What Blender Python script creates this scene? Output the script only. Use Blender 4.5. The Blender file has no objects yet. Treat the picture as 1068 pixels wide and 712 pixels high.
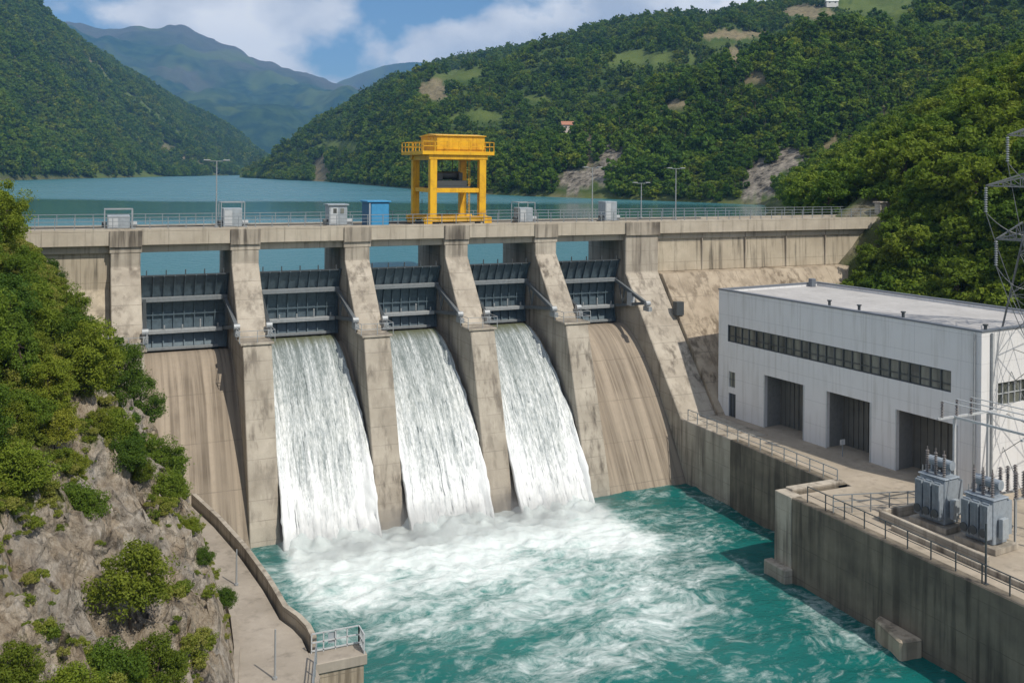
import bpy, bmesh, math, random
import numpy as np
from mathutils import Vector, Matrix, noise as mn

random.seed(7)
SC = bpy.context.scene
COL = SC.collection
R = math.radians

# ------------------------------------------------------------------ camera
YAW = R(24.0); CY, SY = math.cos(YAW), math.sin(YAW)
CAM = Vector((3.3, -89.0, 5.55))
cd = bpy.data.cameras.new('camera'); cam = bpy.data.objects.new('camera', cd); COL.objects.link(cam)
cd.sensor_width = 36.0; cd.lens = 36.0 * 1000 / 1068; cd.sensor_fit = 'HORIZONTAL'
cd.shift_y = -178.0 / 1068; cd.clip_start = 0.5; cd.clip_end = 30000
cam.location = CAM; cam.rotation_euler = (R(90), R(-0.46), -YAW)
SC.camera = cam

# ------------------------------------------------------------------ sun, sky, exposure
SUN = Vector((0.235, -0.61, 0.82)).normalized()
ELEV = math.asin(SUN.z); AZ = math.atan2(SUN.x, SUN.y)
sd = bpy.data.lights.new('sun', 'SUN'); so = bpy.data.objects.new('sun', sd); COL.objects.link(so)
sd.energy = 4.2; sd.angle = R(0.5); sd.color = (1.0, 0.93, 0.82)
so.rotation_euler = (-SUN).to_track_quat('-Z', 'Y').to_euler()
W = bpy.data.worlds.new('World'); SC.world = W; W.use_nodes = True
wt = W.node_tree; wt.nodes.clear()
def wn(t): return wt.nodes.new(t)
sky = wn('ShaderNodeTexSky'); sky.sky_type = 'NISHITA'; sky.sun_disc = False
sky.sun_elevation = ELEV; sky.sun_rotation = AZ; sky.air_density = 1.0; sky.dust_density = 0.6; sky.ozone_density = 1.5
tc = wn('ShaderNodeTexCoord')
mp = wn('ShaderNodeMapping'); mp.inputs['Scale'].default_value = (1.0, 1.0, 1.5); mp.inputs['Location'].default_value = (0.5, 0.1, 0.25)
wt.links.new(tc.outputs['Generated'], mp.inputs['Vector'])
n1 = wn('ShaderNodeTexNoise'); n1.inputs['Scale'].default_value = 5.5; n1.inputs['Detail'].default_value = 10; n1.inputs['Roughness'].default_value = 0.52
wt.links.new(mp.outputs['Vector'], n1.inputs['Vector'])
cr = wn('ShaderNodeValToRGB'); cr.color_ramp.elements[0].position = 0.425; cr.color_ramp.elements[1].position = 0.505
wt.links.new(n1.outputs['Fac'], cr.inputs['Fac'])
mp2 = wn('ShaderNodeMapping'); mp2.inputs['Scale'].default_value = (1.0, 1.0, 1.5); mp2.inputs['Location'].default_value = (0.49, 0.1, 0.275)
wt.links.new(tc.outputs['Generated'], mp2.inputs['Vector'])
n2 = wn('ShaderNodeTexNoise'); n2.inputs['Scale'].default_value = 7.5; n2.inputs['Detail'].default_value = 8
wt.links.new(mp2.outputs['Vector'], n2.inputs['Vector'])
cc = wn('ShaderNodeValToRGB')
cc.color_ramp.elements[0].position = 0.36; cc.color_ramp.elements[0].color = (13.0, 12.8, 12.7, 1)
cc.color_ramp.elements[1].position = 0.60; cc.color_ramp.elements[1].color = (6.2, 6.8, 8.0, 1)
wt.links.new(n2.outputs['Fac'], cc.inputs['Fac'])
mx = wn('ShaderNodeMixRGB'); wt.links.new(cr.outputs['Color'], mx.inputs['Fac'])
tint = wn('ShaderNodeMixRGB'); tint.blend_type = 'MULTIPLY'; tint.inputs['Fac'].default_value = 1.0; tint.inputs['Color2'].default_value = (0.72, 0.92, 1.12, 1)
wt.links.new(sky.outputs['Color'], tint.inputs['Color1']); wt.links.new(tint.outputs['Color'], mx.inputs['Color1']); wt.links.new(cc.outputs['Color'], mx.inputs['Color2'])
bg = wn('ShaderNodeBackground'); bg.inputs['Strength'].default_value = 0.085
wt.links.new(mx.outputs['Color'], bg.inputs['Color'])
wo = wn('ShaderNodeOutputWorld'); wt.links.new(bg.outputs['Background'], wo.inputs['Surface'])
vs = SC.view_settings
vs.view_transform = 'Standard'; vs.look = 'None'; vs.gamma = 1.0; vs.use_curve_mapping = False; vs.exposure = 0.0
SC.cycles.use_denoising = True
SC.cycles.max_bounces = 6; SC.cycles.diffuse_bounces = 3; SC.cycles.volume_bounces = 0; SC.cycles.transparent_max_bounces = 6
SC.cycles.caustics_reflective = False; SC.cycles.caustics_refractive = False

# ------------------------------------------------------------------ geometry of the view (reference pixels <-> metres)
def vh(u): return 178.0 + 0.008 * (u - 534)
def P(u, Y): # plan position seen at column u, at depth Y
    X = (u - 534) / 1000.0 * Y
    return CAM.x + X * CY + Y * SY, CAM.y - X * SY + Y * CY
def zat(u, v, Y): return CAM.z - (v - vh(u)) / 1000.0 * Y
def uY(x, y):
    dx, dy = x - CAM.x, y - CAM.y
    X = dx * CY - dy * SY; Y = dx * SY + dy * CY
    return (534 + 1000 * X / Y if Y > 1 else -9999), Y
def ground_px(u, v, z):
    Y = (CAM.z - z) / (v - vh(u)) * 1000.0
    return P(u, Y)
def lerp_tab(tab, u):
    us = [t[0] for t in tab]
    return [float(np.interp(u, us, [t[k] for t in tab])) for k in range(1, len(tab[0]))]
def sstep(a, b, x):
    t = min(1.0, max(0.0, (x - a) / (b - a))); return t * t * (3 - 2 * t)
def fbm(x, y, z=0.0, o=4):
    return mn.fractal(Vector((x, y, z)), 1.0, 2.0, o)

LAKE = -5.0; TAIL = -24.4; YARD = -18.4; PATH = -20.0

# ------------------------------------------------------------------ materials
def mat(name):
    m = bpy.data.materials.new(name); m.use_nodes = True
    nt = m.node_tree; b = nt.nodes['Principled BSDF']
    return m, nt, b
def N(nt, t, **kw):
    n = nt.nodes.new(t)
    for k, v in kw.items():
        if k in n.inputs: n.inputs[k].default_value = v
        else: setattr(n, k, v)
    return n
def ramp(nt, src, stops):
    r = nt.nodes.new('ShaderNodeValToRGB')
    e = r.color_ramp.elements
    while len(e) < len(stops): e.new(0.5)
    for el, (p, c) in zip(e, stops):
        el.position = p; el.color = (c if len(c) == 4 else (*c, 1)) if isinstance(c, tuple) else (c, c, c, 1)
    nt.links.new(src, r.inputs['Fac']); return r.outputs['Color']
def coords(nt, kind='Object', scale=(1, 1, 1), rot=(0, 0, 0)):
    t = nt.nodes.new('ShaderNodeTexCoord'); m = nt.nodes.new('ShaderNodeMapping')
    m.inputs['Scale'].default_value = scale; m.inputs['Rotation'].default_value = rot
    nt.links.new(t.outputs[kind], m.inputs['Vector']); return m.outputs['Vector']
def geo_pos(nt, scale=(1, 1, 1)):
    t = nt.nodes.new('ShaderNodeNewGeometry'); m = nt.nodes.new('ShaderNodeMapping')
    m.inputs['Scale'].default_value = scale
    nt.links.new(t.outputs['Position'], m.inputs['Vector']); return m.outputs['Vector']
def nz(nt, vec, scale, detail=5, rough=0.55, dist=0.0):
    n = N(nt, 'ShaderNodeTexNoise', Scale=scale, Detail=detail, Roughness=rough, Distortion=dist)
    nt.links.new(vec, n.inputs['Vector']); return n.outputs['Fac']
def mixc(nt, fac, a, b, mode='MIX'):
    m = nt.nodes.new('ShaderNodeMixRGB'); m.blend_type = mode
    for s, v in (('Fac', fac), ('Color1', a), ('Color2', b)):
        if hasattr(v, 'is_output') or hasattr(v, 'links'): nt.links.new(v, m.inputs[s])
        elif s == 'Fac': m.inputs[s].default_value = v
        else: m.inputs[s].default_value = (*v, 1) if len(v) == 3 else v
    return m.outputs['Color']
def mth(nt, op, a, b=None, clamp=False):
    m = nt.nodes.new('ShaderNodeMath'); m.operation = op; m.use_clamp = clamp
    for i, v in enumerate((a, b)):
        if v is None: continue
        if hasattr(v, 'links'): nt.links.new(v, m.inputs[i])
        else: m.inputs[i].default_value = v
    return m.outputs[0]
def bump(nt, b, h, strength=0.3, dist=0.05):
    n = nt.nodes.new('ShaderNodeBump'); n.inputs['Strength'].default_value = strength; n.inputs['Distance'].default_value = dist
    nt.links.new(h, n.inputs['Height']); nt.links.new(n.outputs['Normal'], b.inputs['Normal'])

def concrete(name, base, dark, streak=0.5, joints=True, jz=1.5, jx=0.0, grime=(0.05, 0.045, 0.035), streak_stops=(0.52, 0.72), rough=0.9, flow=(1.1, 1.1, 0.07), mottled=0.35):
    m, nt, b = mat(name)
    p = geo_pos(nt)
    c = ramp(nt, nz(nt, geo_pos(nt, flow) if mottled > 0.5 else p, mottled, 6), [(0.3, dark), (0.65, base)])
    c = mixc(nt, ramp(nt, nz(nt, p, 2.3, 6, 0.65), [(0.35, 0.0), (0.75, 0.45)]), c, tuple(x * 0.72 for x in base))
    st = nz(nt, geo_pos(nt, flow), 1.3, 5, 0.6)
    brk = nz(nt, p, 0.22, 3)
    sf = mth(nt, 'MULTIPLY', ramp(nt, st, [(streak_stops[0], 0.0), (streak_stops[1], 1.0)]), ramp(nt, brk, [(0.35, 0.15), (0.6, streak)]))
    c = mixc(nt, sf, c, grime)
    lt = nz(nt, geo_pos(nt, tuple(q_ * 2.0 for q_ in flow)), 1.0, 4, 0.6)
    c = mixc(nt, ramp(nt, lt, [(0.58, 0.0), (0.75, 0.25)]), c, tuple(min(0.7, x * 1.45) for x in base))
    h = nz(nt, p, 6.0, 6)
    if joints:
        sx = nt.nodes.new('ShaderNodeSeparateXYZ'); nt.links.new(p, sx.inputs[0])
        wob = mth(nt, 'MULTIPLY', nz(nt, p, 1.5, 2), 0.06)
        def line(coord, per, w):
            f = mth(nt, 'FRACT', mth(nt, 'DIVIDE', mth(nt, 'ADD', coord, wob), per))
            return mth(nt, 'LESS_THAN', f, w / per)
        ln = line(sx.outputs['Z'], jz, 0.05)
        if jx: ln = mth(nt, 'MAXIMUM', ln, line(sx.outputs['X'], jx, 0.06))
        ln = mth(nt, 'MULTIPLY', ln, ramp(nt, nz(nt, p, 0.8, 3), [(0.32, 0.2), (0.6, 0.8)]))
        c = mixc(nt, ln, c, tuple(x * 0.42 for x in base))
    nt.links.new(c, b.inputs['Base Color']); b.inputs['Roughness'].default_value = rough
    b.inputs['Specular IOR Level'].default_value = 0.25
    bump(nt, b, h, 0.35, 0.03)
    return m
def paint(name, col, rough=0.5, metal=0.0, wear=0.25, wearcol=None, scale=3.0):
    m, nt, b = mat(name)
    p = coords(nt)
    wearcol = wearcol or tuple(x * 0.5 for x in col)
    c = mixc(nt, ramp(nt, nz(nt, p, scale, 6, 0.65), [(0.45, 0.0), (0.75, wear)]), col, wearcol)
    st = nz(nt, coords(nt, 'Object', (3, 3, 0.2)), 1.5, 4)
    c = mixc(nt, ramp(nt, st, [(0.55, 0.0), (0.8, wear)]), c, wearcol)
    nt.links.new(c, b.inputs['Base Color']); b.inputs['Roughness'].default_value = rough; b.inputs['Metallic'].default_value = metal
    return m
M = {}
M['concrete'] = concrete('weathered_concrete', (0.48, 0.43, 0.355), (0.30, 0.262, 0.21), 0.85, grime=(0.10, 0.083, 0.066), streak_stops=(0.47, 0.64))
M['fascia'] = concrete('deck_concrete', (0.50, 0.445, 0.36), (0.37, 0.32, 0.25), 0.6, True, 9.0, 3.35)
M['abut'] = concrete('abutment_concrete', (0.50, 0.435, 0.335), (0.37, 0.315, 0.235), 0.75, True, 2.2, 3.0, streak_stops=(0.50, 0.66))
M['slope'] = concrete('sloped_apron_concrete', (0.44, 0.37, 0.28), (0.30, 0.245, 0.18), 0.8, True, 2.6, 2.6, grime=(0.10, 0.075, 0.05), streak_stops=(0.46, 0.6))
M['spill'] = concrete('spillway_concrete', (0.37, 0.31, 0.24), (0.21, 0.175, 0.135), 0.62, True, 3.4, 0, grime=(0.085, 0.066, 0.048), streak_stops=(0.46, 0.62), flow=(2.2, 0.05, 0.05), mottled=0.7)
M['cap'] = concrete('stained_cap_concrete', (0.43, 0.38, 0.31), (0.27, 0.235, 0.185), 0.9, False, grime=(0.08, 0.068, 0.056), streak_stops=(0.42, 0.55))
M['quay'] = concrete('stained_quay_concrete', (0.24, 0.205, 0.155), (0.11, 0.095, 0.075), 0.62, True, 2.4, 5.0, grime=(0.032, 0.028, 0.023), streak_stops=(0.45, 0.60))
M['paving'] = concrete('yard_concrete', (0.42, 0.36, 0.285), (0.31, 0.265, 0.205), 0.35, False)
M['pathc'] = concrete('path_concrete', (0.38, 0.335, 0.28), (0.28, 0.245, 0.20), 0.4, False)
M['roof'] = concrete('roof_membrane', (0.46, 0.45, 0.44), (0.38, 0.37, 0.36), 0.2, False)
M['gate'] = paint('gate_steel', (0.045, 0.062, 0.078), 0.45, 0.3, 0.5, (0.02, 0.024, 0.026))
M['gate_panel'] = paint('gate_steel_panel', (0.095, 0.135, 0.16), 0.45, 0.2, 0.5, (0.03, 0.035, 0.04))
M['steel'] = paint('galvanised_steel', (0.36, 0.38, 0.39), 0.5, 0.3, 0.4)
M['pale_steel'] = paint('pale_steel', (0.50, 0.52, 0.53), 0.5, 0.1, 0.3)
M['dark_steel'] = paint('dark_steel', (0.07, 0.08, 0.085), 0.5, 0.2, 0.3)
M['beam'] = paint('beam_steel', (0.22, 0.24, 0.25), 0.5, 0.2, 0.5)
M['arm'] = paint('arm_steel', (0.15, 0.165, 0.175), 0.5, 0.2, 0.5)
M['rail'] = paint('rail_metal', (0.24, 0.265, 0.28), 0.5, 0.2, 0.3)
M['yellow'] = paint('yellow_paint', (0.78, 0.43, 0.012), 0.45, 0.0, 0.65, (0.36, 0.15, 0.015), 1.2)
M['blue'] = paint('lit_blue_paint', (0.05, 0.27, 0.50), 0.45, 0.0, 0.3)  # lighter copy of the cabin blue, sunlight painted into front and roof
M['shaded_blue'] = paint('shaded_blue_paint', (0.02, 0.10, 0.22), 0.45, 0.0, 0.3)  # darker copy of the cabin blue, shade painted into the side walls
M['cabinet'] = paint('cabinet_paint', (0.35, 0.39, 0.42), 0.5, 0.1, 0.5, (0.16, 0.17, 0.17))
M['xfmr'] = paint('transformer_paint', (0.29, 0.335, 0.38), 0.45, 0.1, 0.5, (0.12, 0.13, 0.14))
M['mast'] = paint('mast_steel', (0.13, 0.14, 0.145), 0.5, 0.2, 0.4)
M['porcelain'] = paint('porcelain', (0.15, 0.135, 0.13), 0.3, 0.0, 0.2)
M['ruby'] = paint('terracotta', (0.38, 0.17, 0.10), 0.8, 0.0, 0.4)
M['plaster'] = paint('plaster', (0.62, 0.52, 0.46), 0.85, 0.0, 0.3)
M['white_wall'] = paint('house_wall', (0.7, 0.68, 0.64), 0.85, 0.0, 0.3)
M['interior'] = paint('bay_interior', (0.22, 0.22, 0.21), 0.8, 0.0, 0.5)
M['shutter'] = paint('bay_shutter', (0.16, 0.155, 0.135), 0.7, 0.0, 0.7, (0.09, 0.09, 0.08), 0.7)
M['bark'] = paint('bark', (0.09, 0.065, 0.045), 0.9, 0.0, 0.5)
M['coping'] = paint('roof_coping', (0.16, 0.18, 0.21), 0.5, 0.2, 0.2)

m, nt, b = mat('white_cladding')
p = coords(nt)
sx = nt.nodes.new('ShaderNodeSeparateXYZ'); nt.links.new(p, sx.inputs[0])
def seam(c, per, w): return mth(nt, 'LESS_THAN', mth(nt, 'FRACT', mth(nt, 'DIVIDE', mth(nt, 'ADD', c, 100.3), per)), w / per)
ln = mth(nt, 'MAXIMUM', seam(sx.outputs['Z'], 2.04, 0.045), mth(nt, 'MAXIMUM', seam(sx.outputs['X'], 4.1, 0.04), seam(sx.outputs['Y'], 4.1, 0.04)))
c = mixc(nt, ramp(nt, nz(nt, p, 0.6, 5), [(0.35, 0.0), (0.7, 0.3)]), (0.72, 0.72, 0.72), (0.60, 0.60, 0.60))
c = mixc(nt, ramp(nt, nz(nt, coords(nt, 'Object', (2, 2, .12)), 1.2, 5), [(0.50, 0.0), (0.75, 0.6)]), c, (0.44, 0.43, 0.40))
c = mixc(nt, mth(nt, 'MULTIPLY', ln, 0.34), c, (0.3, 0.31, 0.33))
nt.links.new(c, b.inputs['Base Color']); b.inputs['Roughness'].default_value = 0.55
M['clad'] = m

m, nt, b = mat('window_glass')
p = coords(nt, 'Object', (1, 1, 1))
c = ramp(nt, nz(nt, coords(nt, 'Object', (1.0, 1.0, 0.15)), 1.1, 3), [(0.35, (0.05, 0.055, 0.05)), (0.65, (0.20, 0.205, 0.17))])
nt.links.new(c, b.inputs['Base Color']); b.inputs['Roughness'].default_value = 0.15
M['glass'] = m

def leafmat(name, dark, mid, light, transl=0.35):
    m, nt, b = mat(name)
    oi = nt.nodes.new('ShaderNodeObjectInfo')
    g = geo_pos(nt)
    f = mth(nt, 'ADD', mth(nt, 'MULTIPLY', oi.outputs['Random'], 0.75), mth(nt, 'ADD', mth(nt, 'MULTIPLY', nz(nt, g, 0.9, 3), 0.45), mth(nt, 'MULTIPLY', mth(nt, 'SUBTRACT', nz(nt, g, 7.0, 2), 0.5), 0.9)))
    f = mth(nt, 'ADD', f, -0.10)
    big = nz(nt, g, 0.02, 3)
    f = mth(nt, 'ADD', f, mth(nt, 'MULTIPLY', mth(nt, 'SUBTRACT', big, 0.5), 0.8), True)
    c = ramp(nt, f, [(0.12, dark), (0.5, mid), (0.95, light)])
    nt.links.new(c, b.inputs['Base Color']); b.inputs['Roughness'].default_value = 0.65
    b.inputs['Specular IOR Level'].default_value = 0.2
    t = nt.nodes.new('ShaderNodeBsdfTranslucent'); nt.links.new(mixc(nt, 0.5, c, (0.10, 0.15, 0.01)), t.inputs['Color'])
    mix = nt.nodes.new('ShaderNodeMixShader'); mix.inputs[0].default_value = transl
    nt.links.new(b.outputs[0], mix.inputs[1]); nt.links.new(t.outputs[0], mix.inputs[2])
    nt.links.new(mix.outputs[0], nt.nodes['Material Output'].inputs['Surface'])
    return m
M['leaf'] = leafmat('leaves', (0.07, 0.13, 0.014), (0.145, 0.22, 0.022), (0.25, 0.30, 0.03), 0.45)
M['leaf_bank'] = leafmat('bank_leaves', (0.07, 0.14, 0.014), (0.14, 0.225, 0.02), (0.24, 0.30, 0.028), 0.45)
M['leaf_far'] = leafmat('far_leaves', (0.045, 0.115, 0.012), (0.115, 0.215, 0.022), (0.20, 0.29, 0.030), 0.5)
M['leaf_light'] = leafmat('light_leaves', (0.10, 0.16, 0.014), (0.18, 0.25, 0.022), (0.28, 0.32, 0.035), 0.5)
M['leaf_dark'] = leafmat('dark_leaves', (0.035, 0.085, 0.012), (0.07, 0.14, 0.018), (0.13, 0.20, 0.022), 0.4)
M['leaf_yellow'] = leafmat('yellow_green_leaves', (0.10, 0.14, 0.012), (0.19, 0.225, 0.022), (0.30, 0.30, 0.035))
M['grass'] = leafmat('dry_grass', (0.12, 0.18, 0.018), (0.21, 0.25, 0.03), (0.30, 0.29, 0.07), 0.4)

def terrain_mat(name, green, green2, tan, rock, use_attr=True, scale=1.0):
    m, nt, b = mat(name)
    p = geo_pos(nt)
    c = mixc(nt, ramp(nt, nz(nt, p, 0.02 * scale, 6), [(0.4, 0.0), (0.62, 1.0)]), green, green2)
    c = mixc(nt, ramp(nt, nz(nt, p, 0.11 * scale, 5, 0.7), [(0.45, 0.0), (0.75, 0.7)]), c, tuple(x * 0.5 for x in green))
    if use_attr:
        a = nt.nodes.new('ShaderNodeAttribute'); a.attribute_name = 'ground_cover'
        sep = nt.nodes.new('ShaderNodeSeparateColor'); nt.links.new(a.outputs['Color'], sep.inputs[0])
        d = mth(nt, 'MULTIPLY', mth(nt, 'SUBTRACT', nz(nt, p, 0.16, 5, 0.65), 0.5), 1.6)
        tf = mth(nt, 'MULTIPLY', mth(nt, 'ADD', sep.outputs[0], mth(nt, 'MULTIPLY', d, sep.outputs[0])), 1.2, True)
        tn = mixc(nt, ramp(nt, nz(nt, p, 0.3, 5), [(0.4, 0.0), (0.7, 1.0)]), tan, tuple(x * 0.6 for x in tan))
        c = mixc(nt, tf, c, tn)
        rf = mth(nt, 'MULTIPLY', mth(nt, 'ADD', sep.outputs[1], mth(nt, 'MULTIPLY', d, sep.outputs[1])), 1.4, True)
        rk = ramp(nt, nz(nt, geo_pos(nt, (1, 1, .5)), 0.35, 8, 0.7), [(0.38, tuple(x * 0.16 for x in rock)), (0.5, tuple(x * 0.8 for x in rock)), (0.68, tuple(x * 1.5 for x in rock))])  # darkest stop paints the shade of crevices into the rock colour
        c = mixc(nt, rf, c, rk)
        mf = sep.outputs[2]
        c = mixc(nt, mf, c, mixc(nt, nz(nt, p, 0.15, 4), (0.075, 0.115, 0.026), (0.115, 0.14, 0.04)))
    nt.links.new(c, b.inputs['Base Color']); b.inputs['Roughness'].default_value = 0.95; b.inputs['Specular IOR Level'].default_value = 0.1
    bump(nt, b, nz(nt, p, 0.25 * scale, 8, 0.7), 0.6, 1.5 / scale)
    return m
M['hill'] = terrain_mat('wooded_hillside', (0.04, 0.075, 0.018), (0.075, 0.105, 0.028), (0.22, 0.185, 0.11), (0.23, 0.205, 0.17))
M['mount'] = terrain_mat('mountain_ground', (0.010, 0.034, 0.020), (0.036, 0.070, 0.028), (0.13, 0.12, 0.075), (0.12, 0.11, 0.105), True, 1.0)

def rockmat():
    m, nt, b = mat('cliff_rock')
    p = geo_pos(nt)
    q = geo_pos(nt, (1, 1, 0.6))
    c = ramp(nt, nz(nt, q, 0.9, 10, 0.74, 0.8), [(0.32, (0.12, 0.095, 0.07)), (0.44, (0.34, 0.275, 0.20)), (0.56, (0.48, 0.41, 0.32)), (0.68, (0.64, 0.58, 0.50))])
    v = N(nt, 'ShaderNodeTexVoronoi', Scale=0.55); v.feature = 'DISTANCE_TO_EDGE'
    wv = nt.nodes.new('ShaderNodeMixRGB'); wv.blend_type = 'ADD'; wv.inputs['Fac'].default_value = 2.2; wv.use_clamp = False
    nn = N(nt, 'ShaderNodeTexNoise', Scale=1.3, Detail=5); nt.links.new(q, nn.inputs['Vector'])
    nt.links.new(q, wv.inputs['Color1']); nt.links.new(nn.outputs['Color'], wv.inputs['Color2']); nt.links.new(wv.outputs['Color'], v.inputs['Vector'])
    c = mixc(nt, ramp(nt, v.outputs['Distance'], [(0.0, 0.35), (0.05, 0.0)]), c, (0.07, 0.06, 0.05))
    c = mixc(nt, ramp(nt, nz(nt, p, 2.6, 7, 0.75), [(0.52, 0.0), (0.70, 0.7)]), c, (0.12, 0.095, 0.07))
    c = mixc(nt, ramp(nt, nz(nt, p, 0.28, 4), [(0.55, 0.0), (0.72, 0.45)]), c, (0.30, 0.21, 0.13))
    c = mixc(nt, ramp(nt, nz(nt, geo_pos(nt, (1.3, .9, .9)), 0.33, 5), [(0.46, 0.0), (0.62, 0.45)]), c, ramp(nt, nz(nt, q, 1.7, 8, 0.75), [(0.36, (0.13, 0.125, 0.115)), (0.52, (0.40, 0.385, 0.36)), (0.68, (0.66, 0.64, 0.60))]))
    a = nt.nodes.new('ShaderNodeAttribute'); a.attribute_name = 'ground_cover'
    sep = nt.nodes.new('ShaderNodeSeparateColor'); nt.links.new(a.outputs['Color'], sep.inputs[0])
    gn = mth(nt, 'ADD', sep.outputs[2], mth(nt, 'MULTIPLY', mth(nt, 'SUBTRACT', nz(nt, p, 0.9, 6, 0.7), 0.5), 1.8))
    gf = ramp(nt, gn, [(0.38, 0.0), (0.52, 1.0)])
    gc = ramp(nt, nz(nt, p, 2.2, 6, 0.7), [(0.35, (0.05, 0.06, 0.018)), (0.55, (0.11, 0.12, 0.03)), (0.75, (0.19, 0.155, 0.07))])
    c = mixc(nt, gf, c, gc)
    nt.links.new(c, b.inputs['Base Color']); b.inputs['Roughness'].default_value = 0.95; b.inputs['Specular IOR Level'].default_value = 0.15
    hh = mth(nt, 'ADD', nz(nt, q, 1.6, 10, 0.72), mth(nt, 'MULTIPLY', ramp(nt, v.outputs['Distance'], [(0.0, 0.0), (0.12, 1.0)]), 0.5))
    bump(nt, b, hh, 1.0, 0.6)
    return m
M['rock'] = rockmat()

# ------------------------------------------------------------------ mesh helpers
def tag(o, label=None, cat=None, group=None, kind=None):
    for k, v in (('label', label), ('category', cat), ('group', group), ('kind', kind)):
        if v: o[k] = v
    return o
def thing(name, label, cat, loc=(0, 0, 0), rz=0.0, group=None):
    o = bpy.data.objects.new(name, None); COL.objects.link(o); o.empty_display_size = 0.5
    o.location = loc; o.rotation_euler = (0, 0, rz)
    return tag(o, label, cat, group)
def link(name, me, parent=None, offset=True):
    o = bpy.data.objects.new(name, me); COL.objects.link(o)
    if parent is not None:
        o.parent = parent
    return o
class MB:
    def __init__(s): s.v = []; s.f = []
    def add(s, vs, fs):
        n = len(s.v); s.v += [tuple(v) for v in vs]; s.f += [tuple(i + n for i in f) for f in fs]; return s
    def box(s, x0, x1, y0, y1, z0, z1):
        return s.add([(x0, y0, z0), (x1, y0, z0), (x1, y1, z0), (x0, y1, z0), (x0, y0, z1), (x1, y0, z1), (x1, y1, z1), (x0, y1, z1)],
                     [(0, 3, 2, 1), (4, 5, 6, 7), (0, 1, 5, 4), (1, 2, 6, 5), (2, 3, 7, 6), (3, 0, 4, 7)])
    def prism_x(s, yz, x0, x1):  # polygon in (y,z), extruded along x
        n = len(yz)
        vs = [(x0, y, z) for y, z in yz] + [(x1, y, z) for y, z in yz]
        fs = [tuple(range(n)), tuple(range(2 * n - 1, n - 1, -1))] + [(i, i + n, (i + 1) % n + n, (i + 1) % n) for i in range(n)]
        return s.add(vs, fs)
    def prism_z(s, xy, z0, z1):
        n = len(xy)
        vs = [(x, y, z0) for x, y in xy] + [(x, y, z1) for x, y in xy]
        fs = [tuple(range(n - 1, -1, -1)), tuple(range(n, 2 * n))] + [(i, (i + 1) % n, (i + 1) % n + n, i + n) for i in range(n)]
        return s.add(vs, fs)
    def bar(s, a, b, w, h=None):  # square bar
        a, b = Vector(a), Vector(b); d = (b - a)
        if d.length < 1e-6: return s
        d.normalize(); up = Vector((0, 0, 1)) if abs(d.z) < 0.95 else Vector((0, 1, 0))
        r = d.cross(up).normalized(); t = r.cross(d).normalized(); h = h or w
        vs = []
        for p in (a, b):
            for sx_, sy_ in ((-1, -1), (1, -1), (1, 1), (-1, 1)): vs.append(p + r * sx_ * w / 2 + t * sy_ * h / 2)
        return s.add(vs, [(0, 1, 2, 3), (7, 6, 5, 4), (0, 4, 5, 1), (1, 5, 6, 2), (2, 6, 7, 3), (3, 7, 4, 0)])
    def tube(s, pts, rad, k=8, cap=True):
        pts = [Vector(p) for p in pts]; rads = rad if isinstance(rad, (list, tuple)) else [rad] * len(pts)
        rings = []
        for i, p in enumerate(pts):
            d = (pts[min(i + 1, len(pts) - 1)] - pts[max(i - 1, 0)]).normalized()
            up = Vector((0, 0, 1)) if abs(d.z) < 0.9 else Vector((0, 1, 0))
            r = d.cross(up).normalized(); t = r.cross(d).normalized()
            rings.append([p + (r * math.cos(2 * math.pi * j / k) + t * math.sin(2 * math.pi * j / k)) * rads[i] for j in range(k)])
        vs = [v for r_ in rings for v in r_]
        fs = [(i * k + j, i * k + (j + 1) % k, (i + 1) * k + (j + 1) % k, (i + 1) * k + j) for i in range(len(pts) - 1) for j in range(k)]
        if cap: fs += [tuple(range(k - 1, -1, -1)), tuple(range((len(pts) - 1) * k, len(pts) * k))]
        return s.add(vs, fs)
    def build(s, name, m, parent=None, world=True, bevel=0.0, smooth=False):
        me = bpy.data.meshes.new(name); me.from_pydata(s.v, [], s.f); me.update()
        bm = bmesh.new(); bm.from_mesh(me); bmesh.ops.recalc_face_normals(bm, faces=bm.faces); bm.to_mesh(me); bm.free()
        me.materials.append(m)
        if smooth:
            for p_ in me.polygons: p_.use_smooth = True
        o = link(name, me, parent)
        if parent is not None and world:
            off = Vector((0, 0, 0)); q = parent
            while q is not None: off += q.location; q = q.parent
            o.location = -off
        if bevel:
            bv = o.modifiers.new('bevel', 'BEVEL'); bv.width = bevel; bv.segments = 1; bv.limit_method = 'ANGLE'
        return o
def set_attr(me, name, cols):
    a = me.color_attributes.new(name, 'FLOAT_COLOR', 'POINT')
    a.data.foreach_set('color', np.asarray(cols, dtype=np.float32).ravel())
def grid_mesh(name, pts, nr, nc, m, cols=None, smooth=True, parent=None):
    me = bpy.data.meshes.new(name)
    fs = [(r * nc + c, r * nc + c + 1, (r + 1) * nc + c + 1, (r + 1) * nc + c) for r in range(nr - 1) for c in range(nc - 1)]
    me.from_pydata(pts, [], fs); me.update()
    if smooth: me.polygons.foreach_set('use_smooth', [True] * len(me.polygons))
    me.materials.append(m)
    if cols is not None: set_attr(me, 'ground_cover', cols)
    return link(name, me, parent)
def copy_tree(o, parent=None):
    c = o.copy(); COL.objects.link(c)
    if parent is not None: c.parent = parent
    for ch in list(o.children): copy_tree(ch, c)
    return c

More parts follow.
